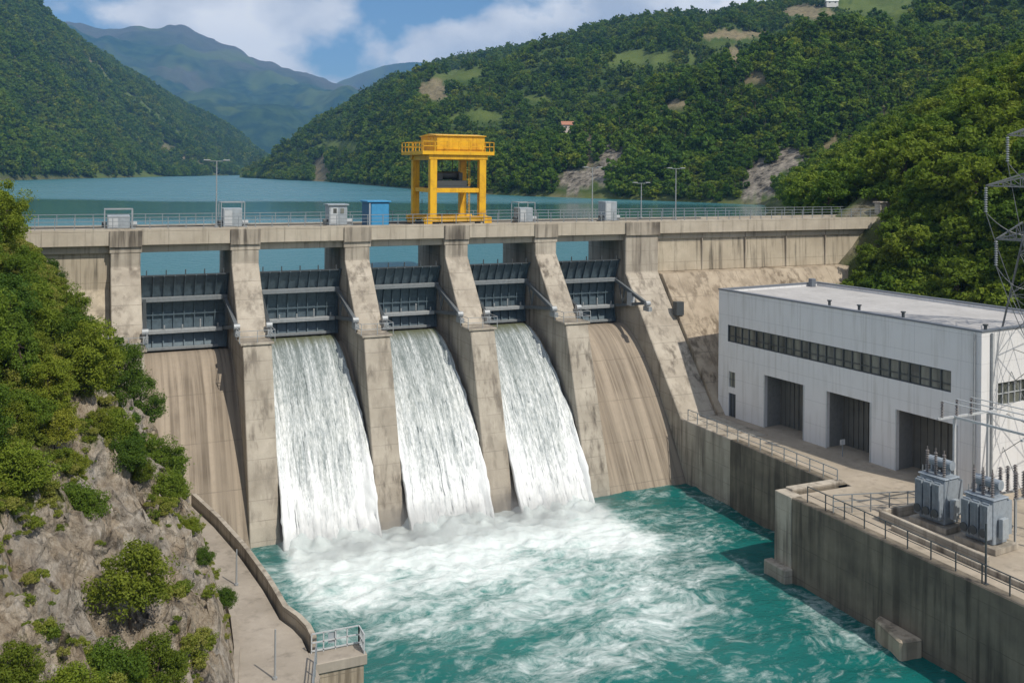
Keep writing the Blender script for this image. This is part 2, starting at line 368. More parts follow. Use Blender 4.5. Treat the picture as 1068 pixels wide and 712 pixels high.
# ================================================================== TERRAIN
def sheet(name, tab, nu, ns, mfun, noise_amp, nscale, m, u0, u1, back=1.35, power=0.9, seed=0.0):
    """hill between its waterline and its ridge, as a real height field; tab rows: u, shore depth, ridge depth, ridge row"""
    pts, cols = [], []
    for j in range(ns):
        s = j / (ns - 1) * back
        for i in range(nu):
            u = u0 + (u1 - u0) * i / (nu - 1)
            x, y, z, c = hill_point(tab, u, s, noise_amp, nscale, power, seed)
            pts.append((x, y, z)); cols.append(mfun(u, s, x, y, z))
    o = grid_mesh(name, pts, ns, nu, m, cols); tag(o, kind='structure')
    return o
def hill_point(tab, u, s, amp, nscale, power, seed):
    Y0, Y1, vs_ = lerp_tab(tab, u)
    Y = Y0 + (Y1 - Y0) * s
    z1 = zat(u, vs_, Y1); z0 = LAKE - 0.6
    x, y = P(u, Y)
    if s <= 1: z = z0 + (z1 - z0) * (s ** power)
    else: z = z1 - (z1 - z0) * 0.5 * (s - 1)
    n = fbm(x / nscale, y / nscale, seed, 5)
    env = min(1, s * 4) * (1 - 0.75 * sstep(0.7, 1.0, s))
    z += amp * n * env + amp * 0.10 * fbm(x / nscale * 6, y / nscale * 6, seed + 3, 3) * min(1, s * 6)
    return x, y, z, None

TAB_R = [(250, 1090, 1180, 188), (262, 1060, 1150, 186), (300, 900, 1250, 160), (340, 800, 1300, 125), (380, 660, 1300, 100), (440, 500, 1250, 74),
         (500, 425, 1180, 57), (560, 392, 1120, 44), (650, 360, 1020, 28), (760, 322, 930, 15), (830, 300, 880, 3), (900, 285, 850, -10), (1068, 260, 800, -30), (1500, 230, 760, -60)]
TAB_L = [(-500, 640, 1200, -230), (-200, 660, 1300, -100), (0, 700, 1500, -4), (60, 830, 1600, 29), (130, 1000, 1800, 74), (200, 1250, 2000, 115), (240, 1450, 2150, 142), (270, 1600, 2200, 164), (300, 1750, 2200, 180)]
TAB_M = [(u_, 2600, 4800, v_) for u_, v_ in ((-50, 40), (30, 30), (75, 27), (100, 30), (150, 25), (190, 25), (225, 43), (270, 63), (320, 75), (355, 86), (400, 104), (520, 130))]
TAB_C = [(300, 5000, 5900, 110), (355, 5000, 5900, 85), (380, 5000, 5900, 73), (400, 5000, 5900, 66), (430, 5000, 5900, 62), (480, 5000, 5900, 70), (600, 5000, 5900, 90)]

# open ground seen on the right hill: u, v, half width, half height, kind (0 bare, 1 rock, 2 meadow)
CLEAR = [(668, 60, 44, 6, 2), (480, 78, 24, 4, 2), (452, 92, 12, 8, 0), (765, 36, 30, 3.5, 0), (842, 12, 26, 6, 0), (766, 62, 6, 10, 0), (788, 80, 11, 6, 0),
         (603, 186, 22, 8, 1), (636, 160, 16, 9, 1), (614, 158, 5, 20, 0), (592, 138, 13, 4, 0), (622, 182, 14, 7, 1), (796, 188, 20, 20, 1), (838, 178, 24, 11, 1), (822, 160, 14, 7, 1), (880, 150, 24, 7, 0),
         (335, 180, 6, 14, 0), (355, 150, 18, 5, 2), (910, 5, 40, 8, 2), (560, 102, 20, 3, 2), (640, 118, 18, 3, 2), (700, 110, 18, 5, 0),
         (720, 211, 120, 3.5, 2), (560, 204, 40, 2, 2), (500, 120, 22, 5, 2), (930, 120, 20, 7, 0)]
def cover(u, v):
    out = [0.0, 0.0, 0.0]
    wob = 0.85 * fbm(u / 14.0, v / 7.0, 2.0, 4)
    for cu, cv, a, b_, k in CLEAR:
        d = math.hypot((u - cu) / (a * 1.08), (v - cv) / (b_ * 1.12)) + wob
        if d < 1.35: out[k] = max(out[k], 1 - sstep(0.8, 1.3, d))
    return out
def vpx(u, x, y, z):
    _, Y = uY(x, y); return vh(u) - (z - CAM.z) / Y * 1000
def cov_r(u, s, x, y, z):
    r, k, mdw = cover(u, vpx(u, x, y, z))
    if s < 0.006: r = max(r, 0.6)
    return (r, k, mdw, 1)
def cov_l(u, s, x, y, z):
    n = fbm(x / 160, y / 160, 8, 4); r = sstep(0.42, 0.6, n) * 0.7; md = sstep(0.25, 0.5, fbm(x / 240, y / 140, 3, 4)) * 0.9
    if s < 0.008: r = max(r, 0.5)
    return (r, 0, md, 1)
def cov_m(u, s, x, y, z):
    n = fbm(x / 500, y / 500, 5, 5)
    top = sstep(0.72, 1.0, s + 0.25 * n) * (1 - sstep(150, 260, abs(u - 190)))
    return (max(sstep(0.3, 0.6, n) * 0.35, top * 0.3), top * 0.45, sstep(0.15, 0.5, fbm(x / 260, y / 260, 9, 4)) * 0.5, 1)
RP = (34.0, 170.0, 0.9, 1.0)
sheet('right_hill_terrain', TAB_R, 420, 130, cov_r, RP[0], RP[1], M['hill'], 250, 1500, 1.35, RP[2], RP[3])
LP = (70.0, 330.0, 0.9, 11.0)
sheet('left_hill_terrain', TAB_L, 200, 110, cov_l, LP[0], LP[1], M['hill'], -500, 300, 1.3, LP[2], LP[3])
sheet('far_mountain_terrain', TAB_M, 240, 160, cov_m, 190.0, 800.0, M['mount'], -50, 520, 1.08, 1.0, 21.0)
sheet('farthest_mountain_terrain', TAB_C, 80, 40, cov_m, 70.0, 700.0, M['mount'], 300, 600, 1.05, 1.0, 31.0)

# ground sheet under everything
o = MB().add([(-5800, -400, -40), (5800, -400, -40), (5800, 6100, -40), (-5800, 6100, -40)], [(0, 1, 2, 3)]).build('ground', M['hill']); tag(o, kind='structure')

# lake
def lake_mat():
    m, nt, b = mat('lake_water')
    p = geo_pos(nt)
    # distance along the view direction decides where the wind ruffles the surface
    sepx = nt.nodes.new('ShaderNodeSeparateXYZ'); nt.links.new(p, sepx.inputs[0])
    dist = mth(nt, 'ADD', mth(nt, 'MULTIPLY', mth(nt, 'SUBTRACT', sepx.outputs['X'], CAM.x), SY), mth(nt, 'MULTIPLY', mth(nt, 'SUBTRACT', sepx.outputs['Y'], CAM.y), CY))
    wob = mth(nt, 'MULTIPLY', mth(nt, 'SUBTRACT', nz(nt, p, 0.012, 4), 0.5), 60)
    dd = mth(nt, 'ADD', dist, wob)
    calm = mth(nt, 'MULTIPLY', ramp(nt, mth(nt, 'DIVIDE', dd, 1000.0), [(0.185, 0.0), (0.205, 1.0)]), ramp(nt, mth(nt, 'DIVIDE', dd, 1000.0), [(0.30, 1.0), (0.335, 0.0)]))
    streak = ramp(nt, nz(nt, geo_pos(nt, (0.004, 0.03, 1)), 1.0, 4), [(0.5, 0.0), (0.7, 0.35)])
    calm = mth(nt, 'MAXIMUM', calm, mth(nt, 'MULTIPLY', streak, 1.0))
    rg = mth(nt, 'ADD', mth(nt, 'MULTIPLY', mth(nt, 'SUBTRACT', 1.0, calm), 0.22), 0.08)
    nt.links.new(rg, b.inputs['Roughness'])
    b.inputs['Base Color'].default_value = (0.042, 0.155, 0.18, 1); b.inputs['IOR'].default_value = 1.33
    bn = nt.nodes.new('ShaderNodeBump'); bn.inputs['Distance'].default_value = 0.45
    nt.links.new(mth(nt, 'ADD', mth(nt, 'MULTIPLY', mth(nt, 'SUBTRACT', 1.0, calm), 0.85), 0.04), bn.inputs['Strength'])
    nt.links.new(nz(nt, geo_pos(nt, (1, 1, 1)), 1.1, 3), bn.inputs['Height']); nt.links.new(bn.outputs['Normal'], b.inputs['Normal'])
    return m
M['lake'] = lake_mat()
pts = [(-600, 7.0), (100, 7.0), (330, 7.0), (1200, 300), (4000, 6000), (-4000, 6000), (-3000, 300)]
o = MB().add([(x, y, LAKE) for x, y in pts], [tuple(range(len(pts)))]).build('lake_water', M['lake']); tag(o, kind='structure')

# ------------------------------------------------------------------ right bank (near)
def bank_h(x, y):
    xt = 75.5 + max(0, -5 - y) * 0.095
    d = x - xt
    n = fbm(x / 9, y / 9, 4, 5)
    z1 = YARD + 1.12 * d if d < 16.5 else YARD + 18.48 + 0.46 * (d - 16.5)
    z1 += n * 1.3 * sstep(0, 5, d)
    # lake side
    ax, ay, bx, by = 93.0, 6.0, 206.0, 149.0
    L = math.hypot(bx - ax, by - ay); nx, ny = (by - ay) / L, -(bx - ax) / L
    e = (x - ax) * nx + (y - ay) * ny
    z2 = -5.5 + 0.62 * (e + 9) + n * 2.0
    t = sstep(-1, 9, y)
    z = z1 * (1 - t) + min(z2, z1 + 30) * t
    cap = 30 + 0.16 * (x - 90)
    return min(max(z, -30), cap + n * 4)
nx_, ny_ = 150, 160
pts, cols = [], []
for j in range(ny_):
    y = -110 + 300 * j / (ny_ - 1)
    for i in range(nx_):
        x = 66 + 260 * (i / (nx_ - 1)) ** 1.4
        z = bank_h(x, y); pts.append((x, y, z))
        rk = sstep(0.1, 0.4, fbm(x / 7, y / 7, 9, 4)) * (1 if (x < 97 and y > -14) else 0.25)
        cols.append((0.75 * rk + 0.15, rk * 0.7, 0.1, 1))
o = grid_mesh('right_bank_terrain', pts, ny_, nx_, M['hill'], cols); tag(o, kind='structure')

# ------------------------------------------------------------------ left slope (near)
def xpath(y):
    return float(np.interp(y, [-75, -60, -49, -40, -33, -26, -19, -12, 0], [3.0, 7.0, 9.3, 10.5, 11.0, 10.8, 10.3, 9.6, 8.6]))
def slope_h(x, y, detail=True):
    d = xpath(y) - x
    k = float(np.interp(y, [-90, -70, -60, -49, -38, -27, -16, -6, 20], [0.25, 0.45, 0.62, 0.82, 1.02, 1.26, 1.5, 1.62, 1.6]))
    if d < 0: z = PATH - 0.6 + 0.9 * d
    else:
        z = PATH + d * k + float(np.interp(y, [-45, -25], [0.9, 2.0])) * sstep(0, 1.2, d)
        lim = float(np.interp(y, [-90, -60, -40, -20, 0], [-8, 0, 4, 5, 1.5]))
        if z > lim: z = lim + (z - lim) * 0.25
    if detail:
        w = sstep(-0.2, 1.6, d)
        n = mn.hetero_terrain(Vector((x * 0.33, y * 0.33, 2.0)), 0.75, 2.1, 6, 0.7)
        r = 1 - abs(fbm(x * 0.42 + 3, y * 0.30, 5.0, 4))
        z += w * (0.75 * (n - 0.6) + 1.2 * (r - 0.75))
        dv = mn.voronoi(Vector((x * 0.75 + 0.4 * n, y * 0.75, z * 0.45)))[0]
        z += w * (0.95 * (dv[1] - dv[0]) - 0.3)
        z += w * 0.35 * (round(fbm(x * 0.8, y * 0.8, 1.0, 3) * 3) / 3.0)
        z += w * 0.12 * fbm(x * 3, y * 3, 0, 3)
    if y > -2: z = min(z, -0.3 + (d - 12) * 0.1)
    return z
nx_, ny_ = 170, 460
pts, cols = [], []
for j in range(ny_):
    y = -92 + 106 * j / (ny_ - 1)
    for i in range(nx_):
        x = 11.5 - 36 * (i / (nx_ - 1)) ** 1.35
        z = slope_h(x, y)
        # break the rock sideways too, so that ledges overhang
        w = sstep(0.0, 2.0, xpath(y) - x)
        ox = 0.5 * w * fbm(x * 0.6, y * 0.6, z * 0.6 + 7, 4); oy = 0.5 * w * fbm(x * 0.6, y * 0.6, z * 0.6 + 17, 4)
        g = sstep(-11, -6, z + 2.5 * fbm(x / 4, y / 4, 6, 3)) * 0.9 + 0.32 * sstep(-0.1, 0.5, fbm(x / 3, y / 3, 12, 4))
        pts.append((x + ox, y + oy, z)); cols.append((0, 0, g, 1))
o = grid_mesh('left_slope_terrain', pts, ny_, nx_, M['rock'], cols, smooth=False); tag(o, kind='structure')

# ------------------------------------------------------------------ tail water
def foam_density(x, y):
    d = -12.0 - y
    inx = sstep(16.8, 19.0, x + 0.05 * d) * (1 - sstep(43.0, 47.5, x - 0.05 * d))
    a = 1.55 * inx * (1 - sstep(3.0, 18.0, d - 4.0 * fbm(x / 6, y / 6, 3, 3)))
    cx = 30.5 + 0.12 * d
    mid = 0.92 * math.exp(-((x - cx) / 11.0) ** 2) * (1 - sstep(10, 33, d + 4.0 * fbm(x / 7, y / 7, 8, 3)))
    side = 0.06 * math.exp(-((x - 49.5) / 1.8) ** 2) * sstep(-30, -36, y) * (1 - sstep(-52, -60, y)) if y < -30 else 0.0
    base = -0.03 + 0.14 * fbm(x / 9, y / 9, 14, 3)
    return max(0, max(a, mid) + side + base)
nx_, ny_ = 260, 380
pts, cols = [], []
for j in range(ny_):
    y = -9.0 - 100 * (j / (ny_ - 1)) ** 1.25
    for i in range(nx_):
        x = 5 + 55 * i / (nx_ - 1)
        f = foam_density(x, y); d = -12 - y
        rough = min(1, f)
        z = TAIL + 0.10 * fbm(x / 2.2, y / 1.6, 1, 4) + rough * 0.30 * fbm(x / 1.5, y / 1.1, 6, 5)
        if 17 < x < 46.4 and d < 5:
            bx_ = ((x - 17.8) % 10.07); jet = sstep(0, 0.8, bx_) * (1 - sstep(6.6, 7.4, bx_))
            z += jet * 0.75 * math.exp(-(d / 2.2) ** 2) * (0.7 + 0.9 * fbm(x * 0.9, y * 0.9, 3, 4))
        z += 0.22 * fbm(x / 6, y / 3.5, 9, 2)
        pts.append((x, y, z)); cols.append((f, 0, 0, 1))
def tail_mat():
    m, nt, b = mat('turquoise_water')
    p = geo_pos(nt)
    a = nt.nodes.new('ShaderNodeAttribute'); a.attribute_name = 'ground_cover'
    sep = nt.nodes.new('ShaderNodeSeparateColor'); nt.links.new(a.outputs['Color'], sep.inputs[0])
    f = sep.outputs[0]
    # swirled domain for the foam
    w1 = N(nt, 'ShaderNodeTexNoise', Scale=0.16, Detail=3); nt.links.new(p, w1.inputs['Vector'])
    wv = nt.nodes.new('ShaderNodeVectorMath'); wv.operation = 'MULTIPLY_ADD'
    nt.links.new(w1.outputs['Color'], wv.inputs[0]); wv.inputs[1].default_value = (5, 5, 0); nt.links.new(p, wv.inputs[2])
    mp_ = nt.nodes.new('ShaderNodeMapping'); mp_.inputs['Scale'].default_value = (0.62, 1.0, 1); mp_.inputs['Rotation'].default_value = (0, 0, R(-12))
    nt.links.new(wv.outputs[0], mp_.inputs['Vector'])
    q = mp_.outputs['Vector']
    r1 = mth(nt, 'SUBTRACT', 1.0, mth(nt, 'MULTIPLY', mth(nt, 'ABSOLUTE', mth(nt, 'SUBTRACT', nz(nt, q, 0.30, 8, 0.62), 0.5)), 5.0))
    r2 = mth(nt, 'SUBTRACT', 1.0, mth(nt, 'MULTIPLY', mth(nt, 'ABSOLUTE', mth(nt, 'SUBTRACT', nz(nt, q, 0.85, 8, 0.66), 0.5)), 5.0))
    fine = nz(nt, q, 1.8, 8, 0.7)
    blot = nz(nt, q, 0.22, 6, 0.6)
    s = mth(nt, 'ADD', mth(nt, 'MULTIPLY', r1, 0.34), mth(nt, 'MULTIPLY', r2, 0.26))
    s = mth(nt, 'ADD', s, mth(nt, 'MULTIPLY', mth(nt, 'SUBTRACT', fine, 0.5), 1.5))
    s = mth(nt, 'ADD', s, mth(nt, 'MULTIPLY', mth(nt, 'SUBTRACT', blot, 0.5), 1.6))
    s = mth(nt, 'ADD', mth(nt, 'ADD', s, -0.46), mth(nt, 'MULTIPLY', f, 1.05))
    fac = ramp(nt, s, [(0.0, 0.0), (0.30, 0.24), (0.60, 0.66), (1.0, 1.0)])
    deep = mixc(nt, nz(nt, p, 0.09, 4), (0.003, 0.082, 0.076), (0.007, 0.142, 0.128))
    deep = mixc(nt, mth(nt, 'MULTIPLY', f, 0.55, True), deep, (0.06, 0.30, 0.26))
    foamc = mixc(nt, fine, (0.55, 0.64, 0.63), (0.80, 0.84, 0.83))
    c = mixc(nt, fac, deep, foamc)
    nt.links.new(c, b.inputs['Base Color'])
    nt.links.new(mth(nt, 'ADD', mth(nt, 'MULTIPLY', fac, 0.6), 0.16), b.inputs['Roughness'])
    b.inputs['IOR'].default_value = 1.33
    h = mth(nt, 'ADD', nz(nt, geo_pos(nt, (0.8, 1.4, 1)), 1.4, 8, 0.62), mth(nt, 'MULTIPLY', fac, 0.25))
    bump(nt, b, h, 0.75, 0.22)
    return m
M['tail'] = tail_mat()
o = grid_mesh('river_water', pts, ny_, nx_, M['tail'], cols); tag(o, kind='structure')

# ================================================================== DAM
PC = [6.55, 16.6, 26.95, 37.0, 46.85]; HW = 1.2
X5, X6 = 56.4, 60.5; XL, XR = -8.0, 94.0
dam = thing('dam', 'weathered concrete gravity dam with five gated spillway bays and a road deck along its crest', 'dam', (30, -4, TAIL))
deck = MB()
deck.box(XL, XR, 0.0, 7.2, -1.2, 0.0)
deck.box(XL, XR, 0.55, 1.5, -1.85, -1.2).box(XL, XR, 3.2, 4.0, -1.85, -1.2).box(XL, XR, 5.6, 6.5, -1.85, -1.2)
dk = deck.build('deck', M['fascia'], dam, bevel=0.05)
MB().box(XL, XR, 0.02, 0.5, 0.002, 0.22).build('kerb', M['fascia'], dk)
MB().box(XL, XR, 6.75, 7.18, 0.002, 0.22).build('kerb', M['fascia'], dk)
for i, xc in enumerate(PC):
    pf = [(8.5, -1.85), (0.05, -1.85), (0.05, -3.0), (-4.8, -9.0), (-4.8, -9.25), (-6.9, -9.25), (-11.3, -23.0), (-12.0, -26.5), (8.5, -26.5)]
    pr = MB().prism_x(pf, xc - HW, xc + HW)
    # pier head widens under the deck
    pr.prism_x([(7.0, -1.86), (0.02, -1.86), (0.02, -1.2), (7.0, -1.2)], xc - HW - 0.12, xc + HW + 0.12)
    po = pr.build('pier', M['concrete'], dam, bevel=0.06)
    MB().box(xc - HW - 0.12, xc + HW + 0.12, -0.16, -0.004, -1.32, 0.10).build('pier_cap', M['cap'], po, bevel=0.03)
    # trunnion ledge with its rail
    MB().box(xc - HW - 0.18, xc + HW + 0.18, -7.05, -4.5, -9.22, -9.02).build('ledge', M['concrete'], po, bevel=0.03)
    rl = MB()
    for sx_ in (-1, 0, 1):
        rl.bar((xc + sx_ * 1.45, -6.95, -9.02), (xc + sx_ * 1.45, -6.95, -8.02), 0.05)
    for zz in (-8.5, -8.02): rl.bar((xc - 1.45, -6.95, zz), (xc + 1.45, -6.95, zz), 0.045)
    for sx_ in (-1, 1):
        for zz in (-8.5, -8.02): rl.bar((xc + sx_ * 1.45, -6.95, zz), (xc + sx_ * 1.45, -5.0, zz), 0.045)
        rl.bar((xc + sx_ * 1.45, -5.0, -9.02), (xc + sx_ * 1.45, -5.0, -8.02), 0.05)
    rl.build('ledge_rail', M['steel'], po)
# right training wall
pf = [(8.5, -1.2), (0.05, -1.2), (0.05, -5.3), (-10.6, YARD), (-18.5, YARD), (-18.5, -26.5), (8.5, -26.5)]
tw = MB().prism_x(pf, X5, X6).build('training_wall', M['concrete'], dam, bevel=0.08)
MB().box(X5 - 0.1, X6 + 0.1, -0.16, -0.004, -1.32, 0.10).build('pier_cap', M['cap'], tw, bevel=0.03)
st = MB()
for k in range(3):
    zz = -15.2 - 1.05 * k
    st.box(X5 + 0.25, X6 - 0.25, -10.75 - 0.35 * k - 0.2, -9.0, zz - 0.5, zz - 0.42)
# abutments
pf = [(6.9, -1.2), (0.35, -1.2), (0.35, -5.4), (-0.7, -5.55), (-0.9, -5.8), (-11.2, YARD - 0.2), (-11.2, -26.5), (6.9, -26.5)]
ab = MB().prism_x([(6.9, -1.2), (0.75, -1.2), (0.6, -5.4), (6.9, -5.4)], X6 + 0.003, XR).build('abutment_wall', M['abut'], dam, bevel=0.05)
MB().prism_x([(6.9, -5.403), (0.35, -5.403), (-0.75, -5.5), (-0.95, -5.75), (-11.2, YARD - 0.2), (-11.2, -26.5), (6.9, -26.5)], X6 + 0.003, XR).build('apron', M['slope'], dam, bevel=0.05)
MB().prism_x([(6.9, -1.2), (0.85, -1.2), (0.85, -5.0), (-0.4, -6.4), (-6.0, -14.0), (-7.0, -26.5), (6.9, -26.5)], XL, PC[0] - HW - 0.003).build('abutment_wall', M['abut'], dam, bevel=0.06)
# pilasters joints on the right abutment wall
for xx in (66.6, 72.5, 78.4, 84.3): MB().box(xx - 0.07, xx + 0.07, 0.52, 0.9, -5.35, -1.25).build('joint_cover', M['cap'], dam)
# spillway bays
BAYS = [(PC[i] + HW, PC[i + 1] - HW) for i in range(4)] + [(PC[4] + HW, X5)]
def ogee(t):  # t 0..1 along the fall
    d = t * 12.4
    return 0.4 - d, -10.75 - 14.4 * (t ** 1.55)
NB = 26
for i, (a, c) in enumerate(BAYS):
    mb = MB()
    prof = [(8.5, -12.5), (3.0, -11.2), (1.4, -10.82)] + [ogee(k / NB) for k in range(NB + 1)] + [(-12.2, -27.0), (8.5, -27.0)]
    mb.prism_x(prof, a + 0.003, c - 0.003)
    mb.build('spillway_chute', M['spill'], dam)
# gates
def gate(i, a, c, lift):
    z0, z1 = -10.72 + lift, -4.0
    pv = Vector((0, -4.6, -8.0)); rad = 7.0
    w0, w1 = a + 0.06, c - 0.06
    mb = MB()
    prof = []
    for k in range(13):
        z = z0 + (z1 - z0) * k / 12
        prof.append((pv.y + math.sqrt(max(0, rad ** 2 - (z - pv.z) ** 2)), z))
    poly = prof + [(y + 0.14, z) for y, z in reversed(prof)]
    mb.prism_x(poly, w0, w1)
    def ys(z): return pv.y + math.sqrt(rad ** 2 - (z - pv.z) ** 2)
    rbm = mb; nrib = 9
    for k in range(nrib):
        x = w0 + 0.2 + (w1 - w0 - 0.4) * k / (nrib - 1)
        for q in range(12):
            za, zb = z0 + (z1 - z0) * q / 12, z0 + (z1 - z0) * (q + 1) / 12
            rbm.bar((x, ys(za) - 0.1, za), (x, ys(zb) - 0.1, zb), 0.10, 0.24)
    for zz in (-7.6,): rbm.bar((w0 + 0.1, ys(zz) - 0.16, zz), (w1 - 0.1, ys(zz) - 0.16, zz), 0.16, 0.12)
    g = mb.build('spillway_gate', M['gate_panel'], dam)
    bm_ = MB()
    zb = -6.15 + lift * 0.5
    bm_.box(w0 + 0.1, w1 - 0.1, ys(zb) - 0.75, ys(zb) - 0.22, zb - 0.22, zb + 0.2)
    bm_.build('gate_beam', M['beam'], g, bevel=0.03)
    b2 = MB(); zc = -9.0 + lift * 0.7
    b2.box(w0 + 0.1, w1 - 0.5, ys(zc) - 0.95, ys(zc) - 0.22, zc - 0.2, zc + 0.15)
    b3 = MB(); zd = z0 + 0.2
    b3.box(w0 + 0.1, w1 - 0.9, ys(zd) - 0.7, ys(zd) - 0.22, zd - 0.12, zd + 0.12).build('gate_beam', M['beam'], g, bevel=0.03)
    pb = b2
    for k in range(5):
        x = w0 + 0.5 + (w1 - w0 - 1.4) * k / 4
        pb.bar((x, ys(zc) - 0.85, zc + 0.15), (x, ys(zc) - 0.85, zc + (0.95 if k in (0, 3) else 0.55)), 0.13)
    b2.build('gate_walkway', M['steel'], g, bevel=0.03)
    tp = MB()
    for k in range(5):
        x = w0 + 0.5 + (w1 - w0 - 1.0) * k / 4
        tp.bar((x, ys(z1), z1 - 0.1), (x, ys(z1), z1 + 0.5), 0.09)
    tp.box(w0, w1, ys(z1) - 0.1, ys(z1) + 0.2, z1 - 0.05, z1 + 0.06)
    tp.build('gate_top_post', M['dark_steel'], g)
    for s_, xs in ((0, w0 + 0.35), (1, w1 - 0.35)):
        am = MB()
        xt = w0 + 0.1 if s_ == 0 else w1 - 0.1
        am.bar((xs, ys(zb) - 0.5, zb), (xt, pv.y + 0.3, pv.z), 0.30, 0.34)
        am.bar((xs, ys(zc) - 0.6, zc), (xt, pv.y + 0.3, pv.z), 0.26, 0.30)
        am.bar((xs, ys(zb) - 2.6, zb - 0.75), (xs, ys(zc) - 2.4, zc + 0.45), 0.14)
        am.bar((xs, ys(zb) - 1.4, zb - 0.4), (xs, ys(zc) - 2.4, zc + 0.45), 0.10)
        am.build('gate_arm', M['dark_steel'] if s_ == 0 else M['arm'], g)
        tr = MB(); tr.tube([(xt - 0.25, pv.y, pv.z), (xt + 0.25, pv.y, pv.z)], 0.28, 14)
        tr.box(xt - 0.2, xt + 0.2, pv.y - 0.6, pv.y + 0.5, pv.z - 0.75, pv.z - 0.3)
        tr.build('trunnion', M['steel'], g)
    vm = MB(); vm.bar((w0 + 0.22, ys(zb) - 0.85, zb), (w0 + 0.22, ys(zd) - 0.85, zd), 0.2, 0.2)
    vm.build('gate_post', M['steel'], g)
for i, (a, c) in enumerate(BAYS): gate(i, a, c, (0.0, 0.55, 0.55, 0.55, 0.0)[i])
# small fittings on the training wall
MB().box(X5 - 0.45, X5 - 0.004, -1.9, -1.0, -8.6, -7.2).build('wall_cabinet', M['pale_steel'], tw)
MB().box(X6 - 0.4, X6 + 0.5, -4.2, -3.5, -9.5, -8.1).build('drain_box', M['dark_steel'], tw)

# falling water
def fall_mat():
    m, nt, b = mat('falling_water')
    uv = nt.nodes.new('ShaderNodeUVMap')
    def mpn(sc):
        k = nt.nodes.new('ShaderNodeMapping'); k.inputs['Scale'].default_value = sc; nt.links.new(uv.outputs['UV'], k.inputs['Vector']); return k.outputs['Vector']
    sp = nt.nodes.new('ShaderNodeSeparateXYZ'); nt.links.new(uv.outputs['UV'], sp.inputs[0])
    t = mth(nt, 'DIVIDE', sp.outputs['Y'], 19.0)
    g = geo_pos(nt, (0.05, 0.05, 0.05))
    k1 = nz(nt, mpn((2.6, 0.10, 1)), 1.0, 6, 0.65)
    k2 = nz(nt, mpn((9.0, 0.30, 1)), 1.0, 6, 0.7)
    k3 = nz(nt, mpn((4.5, 1.1, 1)), 1.8, 7, 0.8)
    ea = nt.nodes.new('ShaderNodeAttribute'); ea.attribute_name = 'ground_cover'
    es = nt.nodes.new('ShaderNodeSeparateColor'); nt.links.new(ea.outputs['Color'], es.inputs[0])
    def cen(k, g): return mth(nt, 'MULTIPLY', mth(nt, 'SUBTRACT', k, 0.5), g)
    k4 = nz(nt, mpn((13.0, 1.6, 1)), 1.5, 5, 0.8)
    s = mth(nt, 'ADD', mth(nt, 'ADD', cen(k1, 1.5), cen(k2, 1.5)), mth(nt, 'ADD', cen(k3, 1.7), cen(k4, 1.3)))
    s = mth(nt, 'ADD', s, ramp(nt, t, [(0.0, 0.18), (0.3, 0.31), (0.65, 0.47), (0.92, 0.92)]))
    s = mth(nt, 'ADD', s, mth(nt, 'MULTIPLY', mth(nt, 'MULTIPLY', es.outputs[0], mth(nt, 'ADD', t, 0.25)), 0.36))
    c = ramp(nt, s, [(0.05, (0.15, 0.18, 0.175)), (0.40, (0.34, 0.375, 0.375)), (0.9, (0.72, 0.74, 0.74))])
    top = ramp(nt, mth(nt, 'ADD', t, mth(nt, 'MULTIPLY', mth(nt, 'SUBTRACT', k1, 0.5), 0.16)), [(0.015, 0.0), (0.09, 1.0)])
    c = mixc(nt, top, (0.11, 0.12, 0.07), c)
    nt.links.new(c, b.inputs['Base Color']); b.inputs['Roughness'].default_value = 0.45
    h = mth(nt, 'ADD', mth(nt, 'MULTIPLY', k2, 1.0), mth(nt, 'MULTIPLY', k3, 0.8))
    bump(nt, b, h, 0.25, 0.08)
    return m
M['fall'] = fall_mat()
FL = ['sheet of white water pouring down the second bay from the left, the leftmost cascade', 'sheet of white water pouring down the middle spillway bay',
      'rightmost cascade of white water, beside the dry stained right chute']
